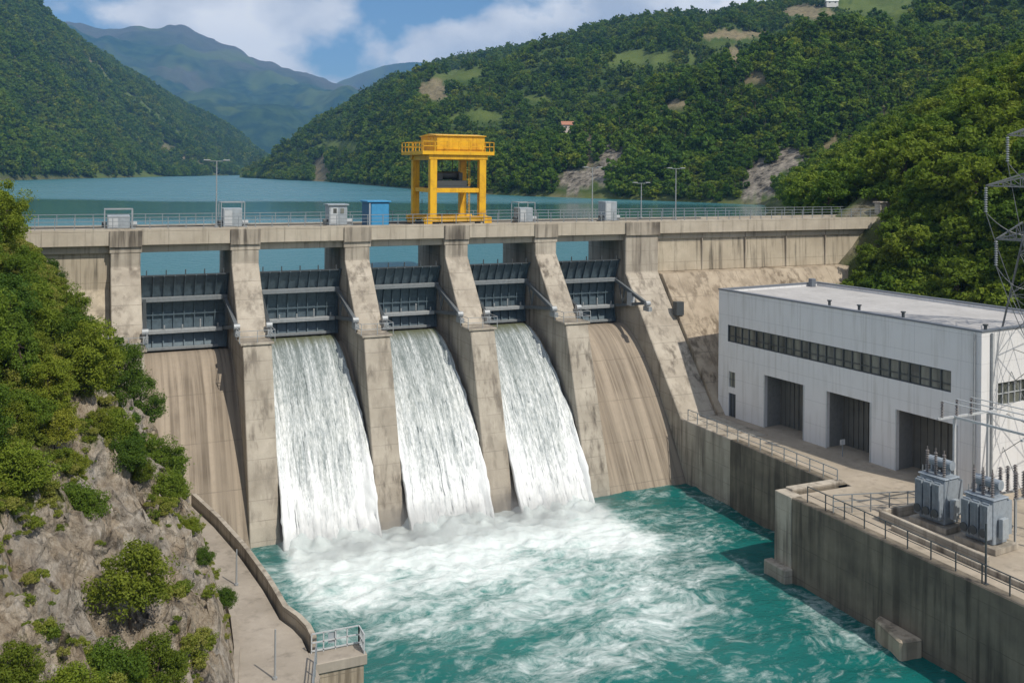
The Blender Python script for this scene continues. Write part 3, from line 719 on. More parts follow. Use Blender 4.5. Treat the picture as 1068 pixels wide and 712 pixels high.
for n_, bi in enumerate((1, 2, 3)):
    a, c = BAYS[bi]
    na, nb = 90, 130
    pts, uvs, ecol = [], [], []
    arc = 0; last = None
    for q in range(nb):
        t = q / (nb - 1) * 1.0 
        y, z = ogee(t - 0.0) if t >= 0 else (0, 0)
        y2, z2 = ogee(min(1.0, t + 0.01)); y1_, z1_ = ogee(max(0.0, t - 0.01))
        ty, tz = y2 - y1_, z2 - z1_; L = math.hypot(ty, tz); nyv, nzv = tz / L, -ty / L
        if last: arc += math.hypot(y - last[0], z - last[1])
        last = (y, z)
        for k in range(na):
            f = k / (na - 1); x = a + 0.02 + (c - a - 0.04 - 1.0 * max(0.0, 1 - t * 1.35)) * f
            st_ = fbm(x * 2.2, arc * 0.06, n_ * 9, 4) * 0.07 + fbm(x * 1.2, arc * 0.5, n_ * 5, 4) * 0.12 * min(1, t * 3)
            edge = 0.45 * math.exp(-(f / 0.05) ** 2) + 0.45 * math.exp(-((1 - f) / 0.05) ** 2)
            off = 0.42 + 0.45 * t + st_ * (0.4 + t) + edge * t * 0.8
            pts.append((x, y + nyv * off, z + nzv * off)); uvs.append((x + n_ * 3.7, arc)); ecol.append((max(0.0, 1 - min(f, 1 - f) / 0.28), 0, 0, 1))
    me = bpy.data.meshes.new('cascade')
    fs = [(r * na + k, r * na + k + 1, (r + 1) * na + k + 1, (r + 1) * na + k) for r in range(nb - 1) for k in range(na - 1)]
    # close the back so that it is a body of water
    base_n = len(pts)
    back = []
    for q in (0, nb - 1):
        pass
    me.from_pydata(pts, [], fs); me.update()
    uvl = me.uv_layers.new(name='UVMap')
    for lp in me.loops: uvl.data[lp.index].uv = uvs[lp.vertex_index]
    me.polygons.foreach_set('use_smooth', [True] * len(me.polygons))
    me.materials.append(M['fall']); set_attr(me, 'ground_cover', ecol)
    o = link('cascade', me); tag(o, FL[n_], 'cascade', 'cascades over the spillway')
    sm = o.modifiers.new('thickness', 'SOLIDIFY'); sm.thickness = 0.3; sm.offset = -1

# ------------------------------------------------------------------ railings
def railing(name, label, pts, z, h=1.1, step=1.6, mname='rail', nr=3, w=0.05, group=None):
    root = thing(name, label, 'railing', (pts[0][0], pts[0][1], z), 0, group)
    rails = MB(); L = [Vector((p[0], p[1], z)) for p in pts]
    for k in range(nr):
        hh = h * (k + 1) / nr
        for p, q in zip(L[:-1], L[1:]): rails.bar((p.x, p.y, z + hh), (q.x, q.y, z + hh), w * (1.15 if k == nr - 1 else 0.8))
    rails.build('rail', M[mname], root)
    pm = None
    for p, q in zip(L[:-1], L[1:]):
        n = max(1, round((q - p).length / step))
        for k in range(n + (1 if q is L[-1] else 0)):
            c = p.lerp(q, k / n)
            if pm is None:
                pb = MB().bar((0, 0, 0), (0, 0, h), w * 1.25); po = pb.build('post', M[mname], root, world=False); pm = po
            else:
                po = pm.copy(); COL.objects.link(po); po.parent = root
            po.location = c - Vector(root.location)
    return root
railing('deck_railing', 'thin grey metal railing along the downstream edge of the dam deck', [(XL, 0.25), (XR, 0.25)], 0.22, 1.0, 1.5)
railing('deck_railing', 'thin grey metal railing along the lake side of the dam deck', [(XL, 6.95), (XR, 6.95)], 0.22, 1.0, 1.5)

# ------------------------------------------------------------------ gantry crane
crane = thing('gantry_crane', 'yellow gantry crane straddling the dam deck between the middle piers', 'crane', (37.0, 3.9, 0.0))
cx0, cx1, cy0, cy1 = 34.75, 40.0, 0.95, 6.4
for (x, y) in ((cx0, cy0), (cx1, cy0), (cx0, cy1), (cx1, cy1)):
    MB().prism_z([(x - 0.36, y - 0.32), (x + 0.36, y - 0.32), (x + 0.36, y + 0.32), (x - 0.36, y + 0.32)], 0.85, 6.6).build('leg', M['yellow'], crane, bevel=0.03)
for y in (cy0, cy1):
    bb = MB().box(cx0 - 0.9, cx1 + 1.0, y - 0.33, y + 0.33, 0.42, 0.88)
    bb.prism_x([(y - 0.3, 0.88), (y + 0.3, 0.88), (y + 0.3, 0.95), (y - 0.3, 0.95)], cx0 - 0.6, cx1 + 0.6)
    bo = bb.build('bogie_beam', M['yellow'], crane, bevel=0.03)
    wm = MB()
    for x in (cx0 - 0.5, cx0 + 0.4, cx1 - 0.4, cx1 + 0.5): wm.tube([(x, y - 0.2, 0.25), (x, y + 0.2, 0.25)], 0.25, 14)
    wm.build('wheel', M['dark_steel'], bo)
    bx = MB()
    for x in (cx0 - 0.55, cx1 + 0.55): bx.box(x - 0.42, x + 0.42, y - 0.42, y - 0.335, 0.1, 0.7)
    bx.build('wheel_guard', M['yellow'], bo, bevel=0.03)
ring = MB()
for y in (cy0, cy1): ring.box(cx0 + 0.37, cx1 - 0.37, y - 0.2, y + 0.2, 3.3, 3.75)
for x in (cx0, cx1): ring.box(x - 0.2, x + 0.2, cy0 + 0.33, cy1 - 0.33, 3.32, 3.72)
ring.build('tie_beam', M['yellow'], crane, bevel=0.02)
gd = MB()
for y in (cy0, cy1): gd.box(cx0 - 0.5, cx1 + 0.5, y - 0.35, y + 0.35, 6.6, 7.05)
for x in (cx0, cx1): gd.box(x - 0.35, x + 0.35, cy0 + 0.36, cy1 - 0.36, 6.55, 7.03)
gd.build('top_girder', M['yellow'], crane, bevel=0.03)
pl = MB().box(cx0 - 1.25, cx1 + 1.15, cy0 - 0.55, cy1 + 0.9, 7.06, 7.42).build('platform', M['yellow'], crane, bevel=0.02)
pr = MB()
q = [(cx0 - 1.2, cy0 - 0.5), (cx1 + 1.1, cy0 - 0.5), (cx1 + 1.1, cy1 + 0.85), (cx0 - 1.2, cy1 + 0.85), (cx0 - 1.2, cy0 - 0.5)]
for (a, b_) in zip(q[:-1], q[1:]):
    for hh in (0.5, 0.95): pr.bar((*a, 7.42 + hh), (*b_, 7.42 + hh), 0.06)
    for k in range(6):
        f = k / 6; pr.bar((a[0] + (b_[0] - a[0]) * f, a[1] + (b_[1] - a[1]) * f, 7.42), (a[0] + (b_[0] - a[0]) * f, a[1] + (b_[1] - a[1]) * f, 8.4), 0.06)
pr.build('platform_railing', M['yellow'], pl)
hs = MB()
hx0, hx1, hy0, hy1 = cx0 + 0.45, cx1 + 0.35, cy0 + 0.1, cy1 - 0.4
hs.box(hx0, hx1, hy0, hy1, 7.424, 8.95)
ho = hs.build('machine_house', M['yellow'], crane, bevel=0.04)
MB().prism_x([(hy0 - 0.15, 8.952), (hy1 + 0.15, 8.952), (hy1 + 0.15, 9.02), ((hy0 + hy1) / 2, 9.22), (hy0 - 0.15, 9.02)], hx0 - 0.12, hx1 + 0.12).build('roof', M['yellow'], ho)
sm_ = MB()
for k in range(1, 6):
    x = hx0 + (hx1 - hx0) * k / 6; sm_.box(x - 0.03, x + 0.03, hy0 - 0.035, hy0 - 0.002, 7.45, 8.9)
for k in range(1, 5):
    y = hy0 + (hy1 - hy0) * k / 5; sm_.box(hx0 - 0.035, hx0 - 0.002, y - 0.03, y + 0.03, 7.45, 8.9)
sm_.build('panel_rib', M['yellow'], ho)
tr = MB()
tr.box(cx0 + 0.9, cx1 - 1.1, 2.2, 5.0, 3.9, 4.5).tube([(cx0 + 1.3, 3.4, 5.0), (cx1 - 1.5, 3.4, 5.0)], 0.42, 14).box(cx0 + 1.1, cx0 + 1.6, 2.4, 4.6, 4.5, 5.3).box(cx1 - 1.9, cx1 - 1.5, 2.4, 4.6, 4.5, 5.3)
tr.box(cx0 + 0.5, cx1 - 0.5, 2.0, 2.3, 3.4, 3.9).box(cx0 + 0.5, cx1 - 0.5, 4.9, 5.2, 3.4, 3.9)
tr.build('hoist', M['dark_steel'], crane, bevel=0.03)
cb = MB()
for x in (cx0 + 1.9, cx1 - 2.2): cb.tube([(x, 3.5, 4.5), (x, 3.5, 7.05)], 0.05, 6)
for k in range(5): cb.bar((cx0 + 0.55, cy1 - 0.6, 0.9 + k * 1.1), (cx0 + 0.55, cy1 - 0.6, 1.4 + k * 1.1), 0.05)
cb.build('hoist_cable', M['dark_steel'], crane)
ld = MB()
for xx in (-0.2, 0.2): ld.bar((cx1 + 0.45 + xx * 0, cy1 - 0.8 + xx, 0.9), (cx1 + 0.45, cy1 - 0.8 + xx, 7.1), 0.05)
for k in range(18): ld.bar((cx1 + 0.45, cy1 - 1.0, 1.1 + k * 0.33), (cx1 + 0.45, cy1 - 0.6, 1.1 + k * 0.33), 0.035)
ld.build('ladder', M['yellow'], crane)
# rail track for the crane
tk = MB()
for y in (cy0, cy1): tk.box(XL + 6, X6 + 10, y - 0.06, y + 0.06, 0.003, 0.12)
tag(tk.build('crane_track', M['dark_steel']), 'pair of steel rails the yellow crane runs on, laid along the deck', 'rail track')

# ------------------------------------------------------------------ hoist units and cabins on the deck
def hoist_unit(x, y, label, w=2.0, d=1.6, h=1.9, frame=True, windows=False):
    r = thing('gate_hoist', label, 'hoist cabinet', (x, y, 0.0), 0, 'gate hoists along the dam deck')
    MB().box(-w * 0.38, w * 0.38, -d / 2, d / 2, 0.22, h).build('cabinet', M['cabinet'], r, world=False, bevel=0.03)
    MB().box(-w * 0.46, w * 0.46, -d / 2 - 0.1, d / 2 + 0.1, 0.004, 0.215).build('plinth', M['concrete'], r, world=False)
    MB().box(-w * 0.33, -w * 0.03, -d / 2 - 0.03, -d / 2 - 0.002, 0.35, h - 0.2).build('door', M['pale_steel'], r, world=False)
    if windows:
        for xx in (-0.5, 0.2): MB().box(xx, xx + 0.34, -d / 2 - 0.045, -d / 2 - 0.034, h - 0.75, h - 0.3).build('window', M['glass'], r, world=False)
        MB().box(-w * 0.44, w * 0.44, -d / 2 - 0.15, d / 2 + 0.15, h + 0.003, h + 0.12).build('roof', M['cabinet'], r, world=False)
    if frame:
        f = MB()
        for sx_ in (-1, 1):
            for sy_ in (-1, 1): f.bar((sx_ * w * 0.47, sy_ * d * 0.55, 0.22), (sx_ * w * 0.47, sy_ * d * 0.55, h + 0.55), 0.07)
            f.bar((sx_ * w * 0.47, -d * 0.55, h + 0.55), (sx_ * w * 0.47, d * 0.55, h + 0.55), 0.07)
        for sy_ in (-1, 1): f.bar((-w * 0.47, sy_ * d * 0.55, h + 0.55), (w * 0.47, sy_ * d * 0.55, h + 0.55), 0.07)
        f.build('frame', M['steel'], r, world=False)
    gr = MB().tube([(w * 0.40, -0.2, 0.55), (w * 0.40 + 0.55, -0.2, 0.55)], 0.28, 12).box(w * 0.42, w * 0.42 + 0.4, -0.5, 0.15, 0.004, 0.3)
    gr.build('motor', M['steel'], r, world=False, smooth=False)
    mb = MB().tube([(-w * 0.40, -0.2, 0.6), (-w * 0.40 - 0.4, -0.2, 0.6)], 0.24, 12); mb.build('gearbox', M['dark_steel'], r, world=False)
    return r
def xdeck(u, y):  # x on the deck seen at column u, for a given y
    lo, hi = -40, 140
    for _ in range(50):
        mid = (lo + hi) / 2
        if uY(mid, y)[0] < u: lo = mid
        else: hi = mid
    return lo
hoist_unit(xdeck(124, 2.2), 2.2, 'leftmost grey hoist cabinet in a pipe frame, above the left end pier', 2.4, 1.6, 1.35)
hoist_unit(xdeck(242, 2.2), 2.2, 'grey hoist cabinet in a pipe frame beside the left lamp post', 2.2, 1.6, 1.9)
hoist_unit(xdeck(351, 2.2), 2.2, 'grey hoist cabinet with two small windows, left of the blue cabin', 2.3, 1.7, 2.1, False, True)
hoist_unit(xdeck(546, 2.2), 2.2, 'grey hoist cabinet right of the yellow crane', 2.0, 1.6, 1.7)
hoist_unit(xdeck(634, 2.2), 2.2, 'rightmost grey hoist cabinet, beside the lamp post over the last pier', 1.9, 1.6, 2.3, False, False)
bc = thing('blue_cabin', 'small bright blue cabin with a flat roof on the dam deck left of the crane', 'cabin', (xdeck(392, 3.0), 3.0, 0.0))
MB().box(-1.05, 1.05, -1.2, 1.2, 0.004, 2.35).build('wall', M['shaded_blue'], bc, world=False, bevel=0.03)
MB().box(-1.2, 1.2, -1.35, 1.35, 2.353, 2.5).build('roof', M['blue'], bc, world=False, bevel=0.02)
MB().box(-0.75, 0.98, -1.24, -1.203, 0.1, 2.2).build('door', M['blue'], bc, world=False)  # nearly fills the front; its lighter blue paints that side as sunlit
MB().box(-1.0, -0.85, -1.25, -1.203, 0.1, 2.3).build('door_frame', M['cabinet'], bc, world=False)

def lamp_post(x, y, label, h=6.0, arms=2, z=0.0):
    r = thing('lamp_post', label, 'lamp post', (x, y, z), 0, 'lamp posts on the dam deck')
    MB().tube([(0, 0, 0), (0, 0, h * 0.5), (0, 0, h)], [0.075, 0.06, 0.045], 8).tube([(0, 0, 0), (0, 0, 0.35)], 0.16, 8).build('pole', M['steel'], r, world=False)
    MB().bar((-0.75, 0, h), (0.75, 0, h), 0.06).build('arm', M['rail'], r, world=False)
    for s_ in (-1, 1): MB().box(s_ * 0.85 - 0.3, s_ * 0.85 + 0.3, -0.14, 0.14, h + 0.035, h + 0.13).build('lamp_head', M['steel'], r, world=False, bevel=0.02)
    return r
lamp_post(xdeck(226, 1.6), 1.6, 'tall grey lamp post with twin heads near the left end of the deck', 6.2)
lamp_post(xdeck(618, 1.6), 1.6, 'grey lamp post with twin heads beside the last hoist cabinet', 5.9)
lamp_post(xdeck(705, 1.6), 1.6, 'grey lamp post with twin heads on the deck over the sloped apron', 5.9)
lamp_post(xdeck(669, 6.5), 6.5, 'slim grey lamp post on the lake side of the deck, between two taller ones', 4.2)
gp = thing('gate_post', 'short concrete pillar ending the deck railing at the wooded right bank', 'pillar', (XR - 1.0, 0.6, 0.0))
MB().box(-0.5, 0.5, -0.5, 0.5, 0.0, 1.9).build('shaft', M['concrete'], gp, world=False, bevel=0.05)
MB().box(-0.65, 0.65, -0.65, 0.65, 1.903, 2.1).build('cap', M['cap'], gp, world=False, bevel=0.03)

# ================================================================== YARD, WALLS
yd = MB().prism_z([(60.5, 0), (60.5, -18.6), (57.2, -18.6), (57.2, -32.5), (51.8, -32.5), (51.8, -110), (140, -110), (140, 0)], -27, YARD)
tag(yd.build('yard_pavement', M['paving']), kind='structure')
w = MB().prism_x([(-18.503, YARD + 0.02), (-32.0, YARD + 0.02), (-32.0, -27), (-18.503, -27)], X5 - 0.12, 57.2)
o = w.build('retaining_wall', M['quay'], bevel=0.05); tag(o, 'dark stained concrete retaining wall with a straight rail on top, below the powerhouse', 'retaining wall')
w = MB().prism_z([(51.0, -31.2), (51.0, -110), (51.8, -110), (51.8, -32.0), (57.2, -32.0), (57.2, -31.2)], -27, YARD + 0.06)
o = w.build('quay_wall', M['quay'], bevel=0.05); MB().box(50.93, 52.0, -33.0, -31.13, -27, YARD + 0.09).build('corner_pier', M['concrete'], o, bevel=0.04); tag(o, 'tall stained concrete quay wall below the transformer yard, jutting into the river', 'quay wall')
w = MB().box(50.2, 51.0 - 0.003, -33.2, -30.8, -26, -23.5)
o = w.build('wall_footing', M['concrete'], bevel=0.08); tag(o, 'low pale concrete footing at the upstream corner of the quay wall', 'footing')
bx_, by_ = ground_px(945, 672, TAIL)
w = MB().prism_z([(49.4, by_ - 1.4), (50.997, by_ - 1.7), (50.997, by_ + 1.9), (50.2, by_ + 1.5)], -26, -23.25)
o = w.build('concrete_block', M['slope'], bevel=0.12); tag(o, 'tan concrete block standing in the water against the quay wall', 'block')
railing('yard_railing', 'grey railing on top of the retaining wall in front of the powerhouse', [(X5 + 0.2, -11.5), (X5 + 0.2, -31.6)], YARD + 0.02, 1.05, 1.5, 'rail', 2, 0.05)
railing('quay_railing', 'dark railing along the top of the quay wall beside the transformers', [(51.4, -34.2), (51.4, -62)], YARD + 0.06, 1.15, 1.9, 'dark_steel', 2, 0.05)
railing('yard_fence', 'low metal fence between the quay corner and the transformers', [(51.6, -36.6), (58.5, -38.4)], YARD, 1.3, 1.3, 'rail', 3, 0.05)
kb = MB().box(51.9, 57.0, -31.97, -31.2, YARD + 0.062, YARD + 0.25)
tag(kb.build('kerb', M['concrete'], bevel=0.03), kind='structure')
qp = thing('marker_post', 'slim dark post standing by the quay railing near the right edge', 'post', (51.5, -49.2, YARD))
MB().tube([(0, 0, 0), (0, 0, 3.6)], 0.06, 8).build('shaft', M['dark_steel'], qp, world=False)
MB().box(-0.12, 0.12, -0.12, 0.12, 0, 0.1).build('foot', M['dark_steel'], qp, world=False)

# ------------------------------------------------------------------ powerhouse
BX, BY = 61.2, -10.0
ph = thing('powerhouse', 'long white clad powerhouse with a window strip and three open vehicle bays', 'building', (BX, BY, YARD), math.atan2(-0.995, 0.098))
LB, WB, HB = 28.5, 13.8, 12.25
bays = [(6.3, 11.3), (13.8, 18.6), (21.0, 26.6)]; HBAY = 4.95
wl = MB()
T = 0.45
def fbox(s0, s1, z0, z1): wl.box(s0, s1, 0.0, T, z0, z1)
win = (1.3, 26.0, 7.3, 8.95)
fbox(0, LB, win[3], HB); fbox(0, win[0], HBAY, win[3]); fbox(win[1], LB, HBAY, win[3]); fbox(win[0], win[1], HBAY, win[2])
xs = [0] + [v for b_ in bays for v in b_] + [LB]
sw = (1.5, 2.4, 2.9, 4.4); sdv = (1.5, 2.5, 0.0, 2.3)
for k in range(0, len(xs), 2):
    if k == 0:
        fbox(0, 1.5, 0, HBAY); fbox(2.5, xs[1], 0, HBAY); fbox(1.5, 2.5, 2.3, 2.9); fbox(1.5, 2.5, 4.4, HBAY); fbox(2.4, 2.5, 2.9, 4.4)
    else: fbox(xs[k], xs[k + 1], 0, HBAY)
# ends and back
ew = (2.0, 11.0, 6.6, 8.3)
wl.box(LB - T, LB, T, ew[0], 0, HB).box(LB - T, LB, ew[1], WB, 0, HB).box(LB - T, LB, ew[0], ew[1], 0, ew[2]).box(LB - T, LB, ew[0], ew[1], ew[3], HB)
wl.box(0, T, T, WB, 0, HB).box(T, LB - T, WB - T, WB, 0, HB)
wo_ = wl.build('wall', M['clad'], ph, world=False)
rf = MB().box(T, LB - T, T, WB - T, HB - 0.55, HB - 0.25).build('roof', M['roof'], ph, world=False)
cp = MB()
cp.box(-0.06, LB + 0.06, -0.06, T + 0.05, HB + 0.003, HB + 0.12).box(-0.06, LB + 0.06, WB - T - 0.05, WB + 0.06, HB + 0.003, HB + 0.12)
cp.box(-0.06, T + 0.05, T + 0.053, WB - T - 0.053, HB + 0.003, HB + 0.12).box(LB - T - 0.05, LB + 0.06, T + 0.053, WB - T - 0.053, HB + 0.003, HB + 0.12)
cp.build('coping', M['coping'], ph, world=False)
wn_ = MB().box(win[0], win[1], 0.16, 0.22, win[2], win[3]).build('window_strip', M['glass'], ph, world=False)
ml = MB(); nm = 26
for k in range(nm + 1):
    s = win[0] + (win[1] - win[0]) * k / nm; ml.box(s - 0.05, s + 0.05, 0.06, 0.158, win[2], win[3])
ml.box(win[0], win[1], 0.07, 0.157, win[2] + 0.55, win[2] + 0.61).box(win[0], win[1], 0.05, 0.159, win[2] - 0.0, win[2] + 0.08).box(win[0], win[1], 0.05, 0.159, win[3] - 0.08, win[3])
ml.build('mullion', M['dark_steel'], wn_, world=False)
w2 = MB().box(1.5, 2.4, 0.16, 0.22, 2.9, 4.4).build('window', M['glass'], ph, world=False)
MB().box(1.92, 1.98, 0.1, 0.158, 2.9, 4.4).box(1.5, 2.4, 0.1, 0.157, 3.6, 3.66).build('frame', M['dark_steel'], w2, world=False)
d2 = MB().box(1.5, 2.5, 0.16, 0.24, 0.0, 2.3).build('door', M['dark_steel'], ph, world=False)
MB().box(1.5, 1.6, 0.08, 0.158, 0, 2.3).box(1.97, 2.03, 0.1, 0.157, 0, 2.3).build('frame', M['coping'], d2, world=False)
w3 = MB().box(LB - 0.28, LB - 0.2, ew[0], ew[1], ew[2], ew[3]).build('window', M['glass'], ph, world=False)
f3 = MB()
for k in range(13):
    y = ew[0] + (ew[1] - ew[0]) * k / 12; f3.box(LB - 0.198, LB - 0.1, y - 0.04, y + 0.04, ew[2], ew[3])
f3.box(LB - 0.197, LB - 0.11, ew[0], ew[1], ew[2] + 0.8, ew[2] + 0.86)
f3.build('frame', M['pale_steel'], w3, world=False)
for (s0, s1) in bays:
    it = MB()
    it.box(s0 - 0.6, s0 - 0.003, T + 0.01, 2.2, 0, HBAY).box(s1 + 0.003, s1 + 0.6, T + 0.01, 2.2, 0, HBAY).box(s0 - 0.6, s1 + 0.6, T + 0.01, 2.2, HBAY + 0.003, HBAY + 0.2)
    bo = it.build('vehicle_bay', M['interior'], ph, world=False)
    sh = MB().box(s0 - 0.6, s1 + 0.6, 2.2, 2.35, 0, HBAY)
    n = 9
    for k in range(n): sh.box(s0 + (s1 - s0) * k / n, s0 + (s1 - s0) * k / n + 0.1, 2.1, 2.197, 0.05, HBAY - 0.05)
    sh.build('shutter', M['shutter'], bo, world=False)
    fr = MB().box(s0 - 0.002 + 0.003, s0 + 0.12, -0.04, -0.003, 0, HBAY).box(s1 - 0.12, s1 - 0.001, -0.04, -0.003, 0, HBAY)
    fr.build('jamb', M['pale_steel'], bo, world=False)
for (u, v) in ((858, 313), (889, 319), (935, 325), (1021, 340)):
    # vents along the roof edge
    s = (u - 750) / (1025 - 750); sl = s * 95.7 / (s * 95.7 + (1 - s) * 70.9) * LB
    vm = MB().tube([(sl, 0.9, HB - 0.25), (sl, 0.9, HB + 0.42)], 0.12, 10).tube([(sl, 0.9, HB + 0.42), (sl, 0.9, HB + 0.52)], 0.2, 10)
    vm.build('roof_vent', M['dark_steel'], ph, world=False)
MB().box(0.6, 1.1, WB - 2.0, WB - 1.4, HB - 0.25, HB + 0.6).build('roof_hatch', M['coping'], ph, world=False, bevel=0.03)
MB().tube([(LB + 0.12, 1.1, 0.1), (LB + 0.12, 1.1, HB - 0.1)], 0.09, 8).build('downpipe', M['steel'], ph, world=False)
MB().tube([(LB - 0.5, -0.12, 0.1), (LB - 0.5, -0.12, HB - 0.1)], 0.07, 8).build('downpipe', M['steel'], ph, world=False)

# ------------------------------------------------------------------ transformers
def insulator(mb, x, y, z0, h, r=0.13):
    mb.tube([(x, y, z0), (x, y, z0 + h)], r * 0.55, 8)
    n = int(h / 0.16)
    for k in range(n):
        z = z0 + 0.08 + (h - 0.16) * k / max(1, n - 1)
        mb.tube([(x, y, z - 0.03), (x, y, z + 0.03)], [r * 1.25, r * 0.7], 10)
def transformer(x, y, rz, label, hgt=3.6):
    t = thing('power_transformer', label, 'transformer', (x, y, YARD), rz, 'transformers beside the powerhouse')
    MB().box(-1.7, 1.7, -1.4, 1.4, 0.004, 0.45).build('plinth', M['concrete'], t, world=False, bevel=0.04)
    MB().box(-1.15, 1.15, -0.85, 0.85, 0.453, hgt).box(-1.25, 1.25, -0.95, 0.95, hgt + 0.003, hgt + 0.12).build('tank', M['xfmr'], t, world=False, bevel=0.06)
    for s_ in (-1, 1):
        for k in range(3):
            rd = MB()
            for q in range(6):
                xx = -1.05 + k * 0.78 + q * 0.105
                rd.box(xx, xx + 0.05, s_ * 0.9 if s_ > 0 else -1.5, 1.5 if s_ > 0 else -0.9, 0.9, hgt - 0.25)
            rd.tube([(-1.05 + k * 0.78, s_ * 1.2, hgt - 0.2), (-0.5 + k * 0.78, s_ * 1.2, hgt - 0.2)], 0.07, 8)
            rd.build('radiator', M['xfmr'], t, world=False)
    MB().tube([(-1.2, 0.45, hgt + 0.85), (0.9, 0.45, hgt + 0.85)], 0.36, 16).box(-0.9, -0.75, 0.2, 0.7, hgt + 0.12, hgt + 0.6).box(0.45, 0.6, 0.2, 0.7, hgt + 0.12, hgt + 0.6).build('conservator', M['xfmr'], t, world=False)
    for k in range(3):
        ib = MB(); insulator(ib, -0.75 + k * 0.75, -0.4, hgt + 0.12, 1.7)
        ib.tube([(-0.75 + k * 0.75, -0.4, hgt + 1.8), (-0.75 + k * 0.75, -0.4, hgt + 2.05)], 0.05, 6)
        ib.build('bushing', M['porcelain'], t, world=False)
    t.scale = (0.86, 0.86, 0.92)
    for k in range(4):
        ib = MB(); insulator(ib, -0.9 + k * 0.35, 0.62, hgt + 0.12, 0.65, 0.08); ib.build('low_bushing', M['porcelain'], t, world=False)
    for s_ in (-1, 1):
        for xx in (-0.78, 0.0, 0.78):
            MB().tube([(xx, s_ * 1.52, 1.35), (xx, s_ * 1.62, 1.35)], 0.3, 16).build('fan', M['dark_steel'], t, world=False)
    for xx in (-1.0, 0.2): MB().tube([(xx, 0.45, hgt + 0.5), (xx, 0.9, hgt + 0.45), (xx, 1.15, hgt - 0.1)], 0.06, 8).build('pipe', M['xfmr'], t, world=False)
    lm = MB()
    for yy in (-0.2, 0.2): lm.bar((-1.32, yy, 0.45), (-1.32, yy, hgt + 0.5), 0.05)
    for q in range(10): lm.bar((-1.32, -0.2, 0.7 + q * 0.33), (-1.32, 0.2, 0.7 + q * 0.33), 0.04)
    lm.build('ladder', M['steel'], t, world=False)
    MB().box(1.255, 1.6, -0.4, 0.35, 0.9, 2.3).build('control_box', M['cabinet'], t, world=False, bevel=0.02)
    return t
tx1 = ground_px(985, 553, YARD); tx2 = ground_px(1030, 572, YARD)
transformer(tx1[0] + 0.6, tx1[1] + 0.8, R(-84), 'grey finned power transformer nearest the vehicle bays', 3.7)
transformer(tx2[0] + 0.6, tx2[1] + 0.4, R(-84), 'grey finned power transformer in front of the lattice tower', 3.5)
bw = MB()
bw.box(53.6, 53.9, -47.5, -38.8, YARD, YARD + 0.7).box(53.9, 60, -38.95, -38.7, YARD, YARD + 0.7).box(53.0, 53.25, -52, -40.5, YARD, YARD + 0.35)
tag(bw.build('bund_wall', M['concrete'], bevel=0.04), 'low concrete bund wall around the transformers', 'low wall')
# busbar gantry
bg_ = thing('busbar_gantry', 'slim steel busbar frame with insulators above the transformers', 'busbar frame', (tx1[0] + 2.5, tx1[1] - 0.6, YARD))
f = MB()
for dx, dy in ((0.0, 1.8), (0.6, -4.2), (3.4, 1.9), (4.0, -4.0)): f.bar((dx, dy, 0), (dx, dy, 7.2), 0.16)
f.bar((0, 1.8, 7.1), (0.6, -4.2, 7.1), 0.14).bar((3.4, 1.9, 7.1), (4, -4, 7.1), 0.14).bar((-1.6, 1.8, 7.12), (4.2, 1.9, 7.12), 0.14).bar((-1.0, -4.2, 7.12), (4.8, -4, 7.12), 0.14)
f.build('frame', M['pale_steel'], bg_, world=False)
for k in range(3):
    for e in (1.8, -4.2):
        ib = MB(); insulator(ib, -1.2 + k * 1.4 + (0.6 if e < 0 else 0), e, 7.2, 1.1, 0.11); ib.build('insulator', M['porcelain'], bg_, world=False)
bs = MB()
for k in range(3): bs.tube([(-1.2 + k * 1.4, 1.8, 8.32), (-0.6 + k * 1.4, -4.2, 8.32)], 0.04, 6)
bs.build('busbar', M['pale_steel'], bg_, world=False)
# small yard gear
for k, (u, v, h, lb) in enumerate(((925, 470, 1.5, 'small white sign on a post in front of the second vehicle bay'),)):
    x, y = ground_px(881, 476, YARD)
    s_ = thing('yard_sign', lb, 'sign', (x, y, YARD))
    MB().tube([(0, 0, 0), (0, 0, 1.4)], 0.04, 6).build('post', M['rail'], s_, world=False)
    MB().box(-0.25, 0.25, -0.03, 0.03, 1.0, 1.45).build('board', M['pale_steel'], s_, world=False)
cab_x, cab_y = ground_px(1062, 560, YARD)
sw_ = thing('switch_stand', 'stand of brown insulators on steel legs at the right edge', 'switchgear', (cab_x, cab_y, YARD))
f = MB()
for dx in (-0.8, 0.8):
    for dy in (-0.6, 0.6): f.bar((dx, dy, 0), (dx, dy, 2.8), 0.1)
f.bar((-0.9, -0.6, 2.8), (0.9, -0.6, 2.8), 0.12).bar((-0.9, 0.6, 2.8), (0.9, 0.6, 2.8), 0.12)
f.build('stand', M['steel'], sw_, world=False)
for dx in (-0.7, 0, 0.7):
    for dy in (-0.6, 0.6):
        ib = MB(); insulator(ib, dx, dy, 2.85, 1.7); ib.build('insulator', M['porcelain'], sw_, world=False)

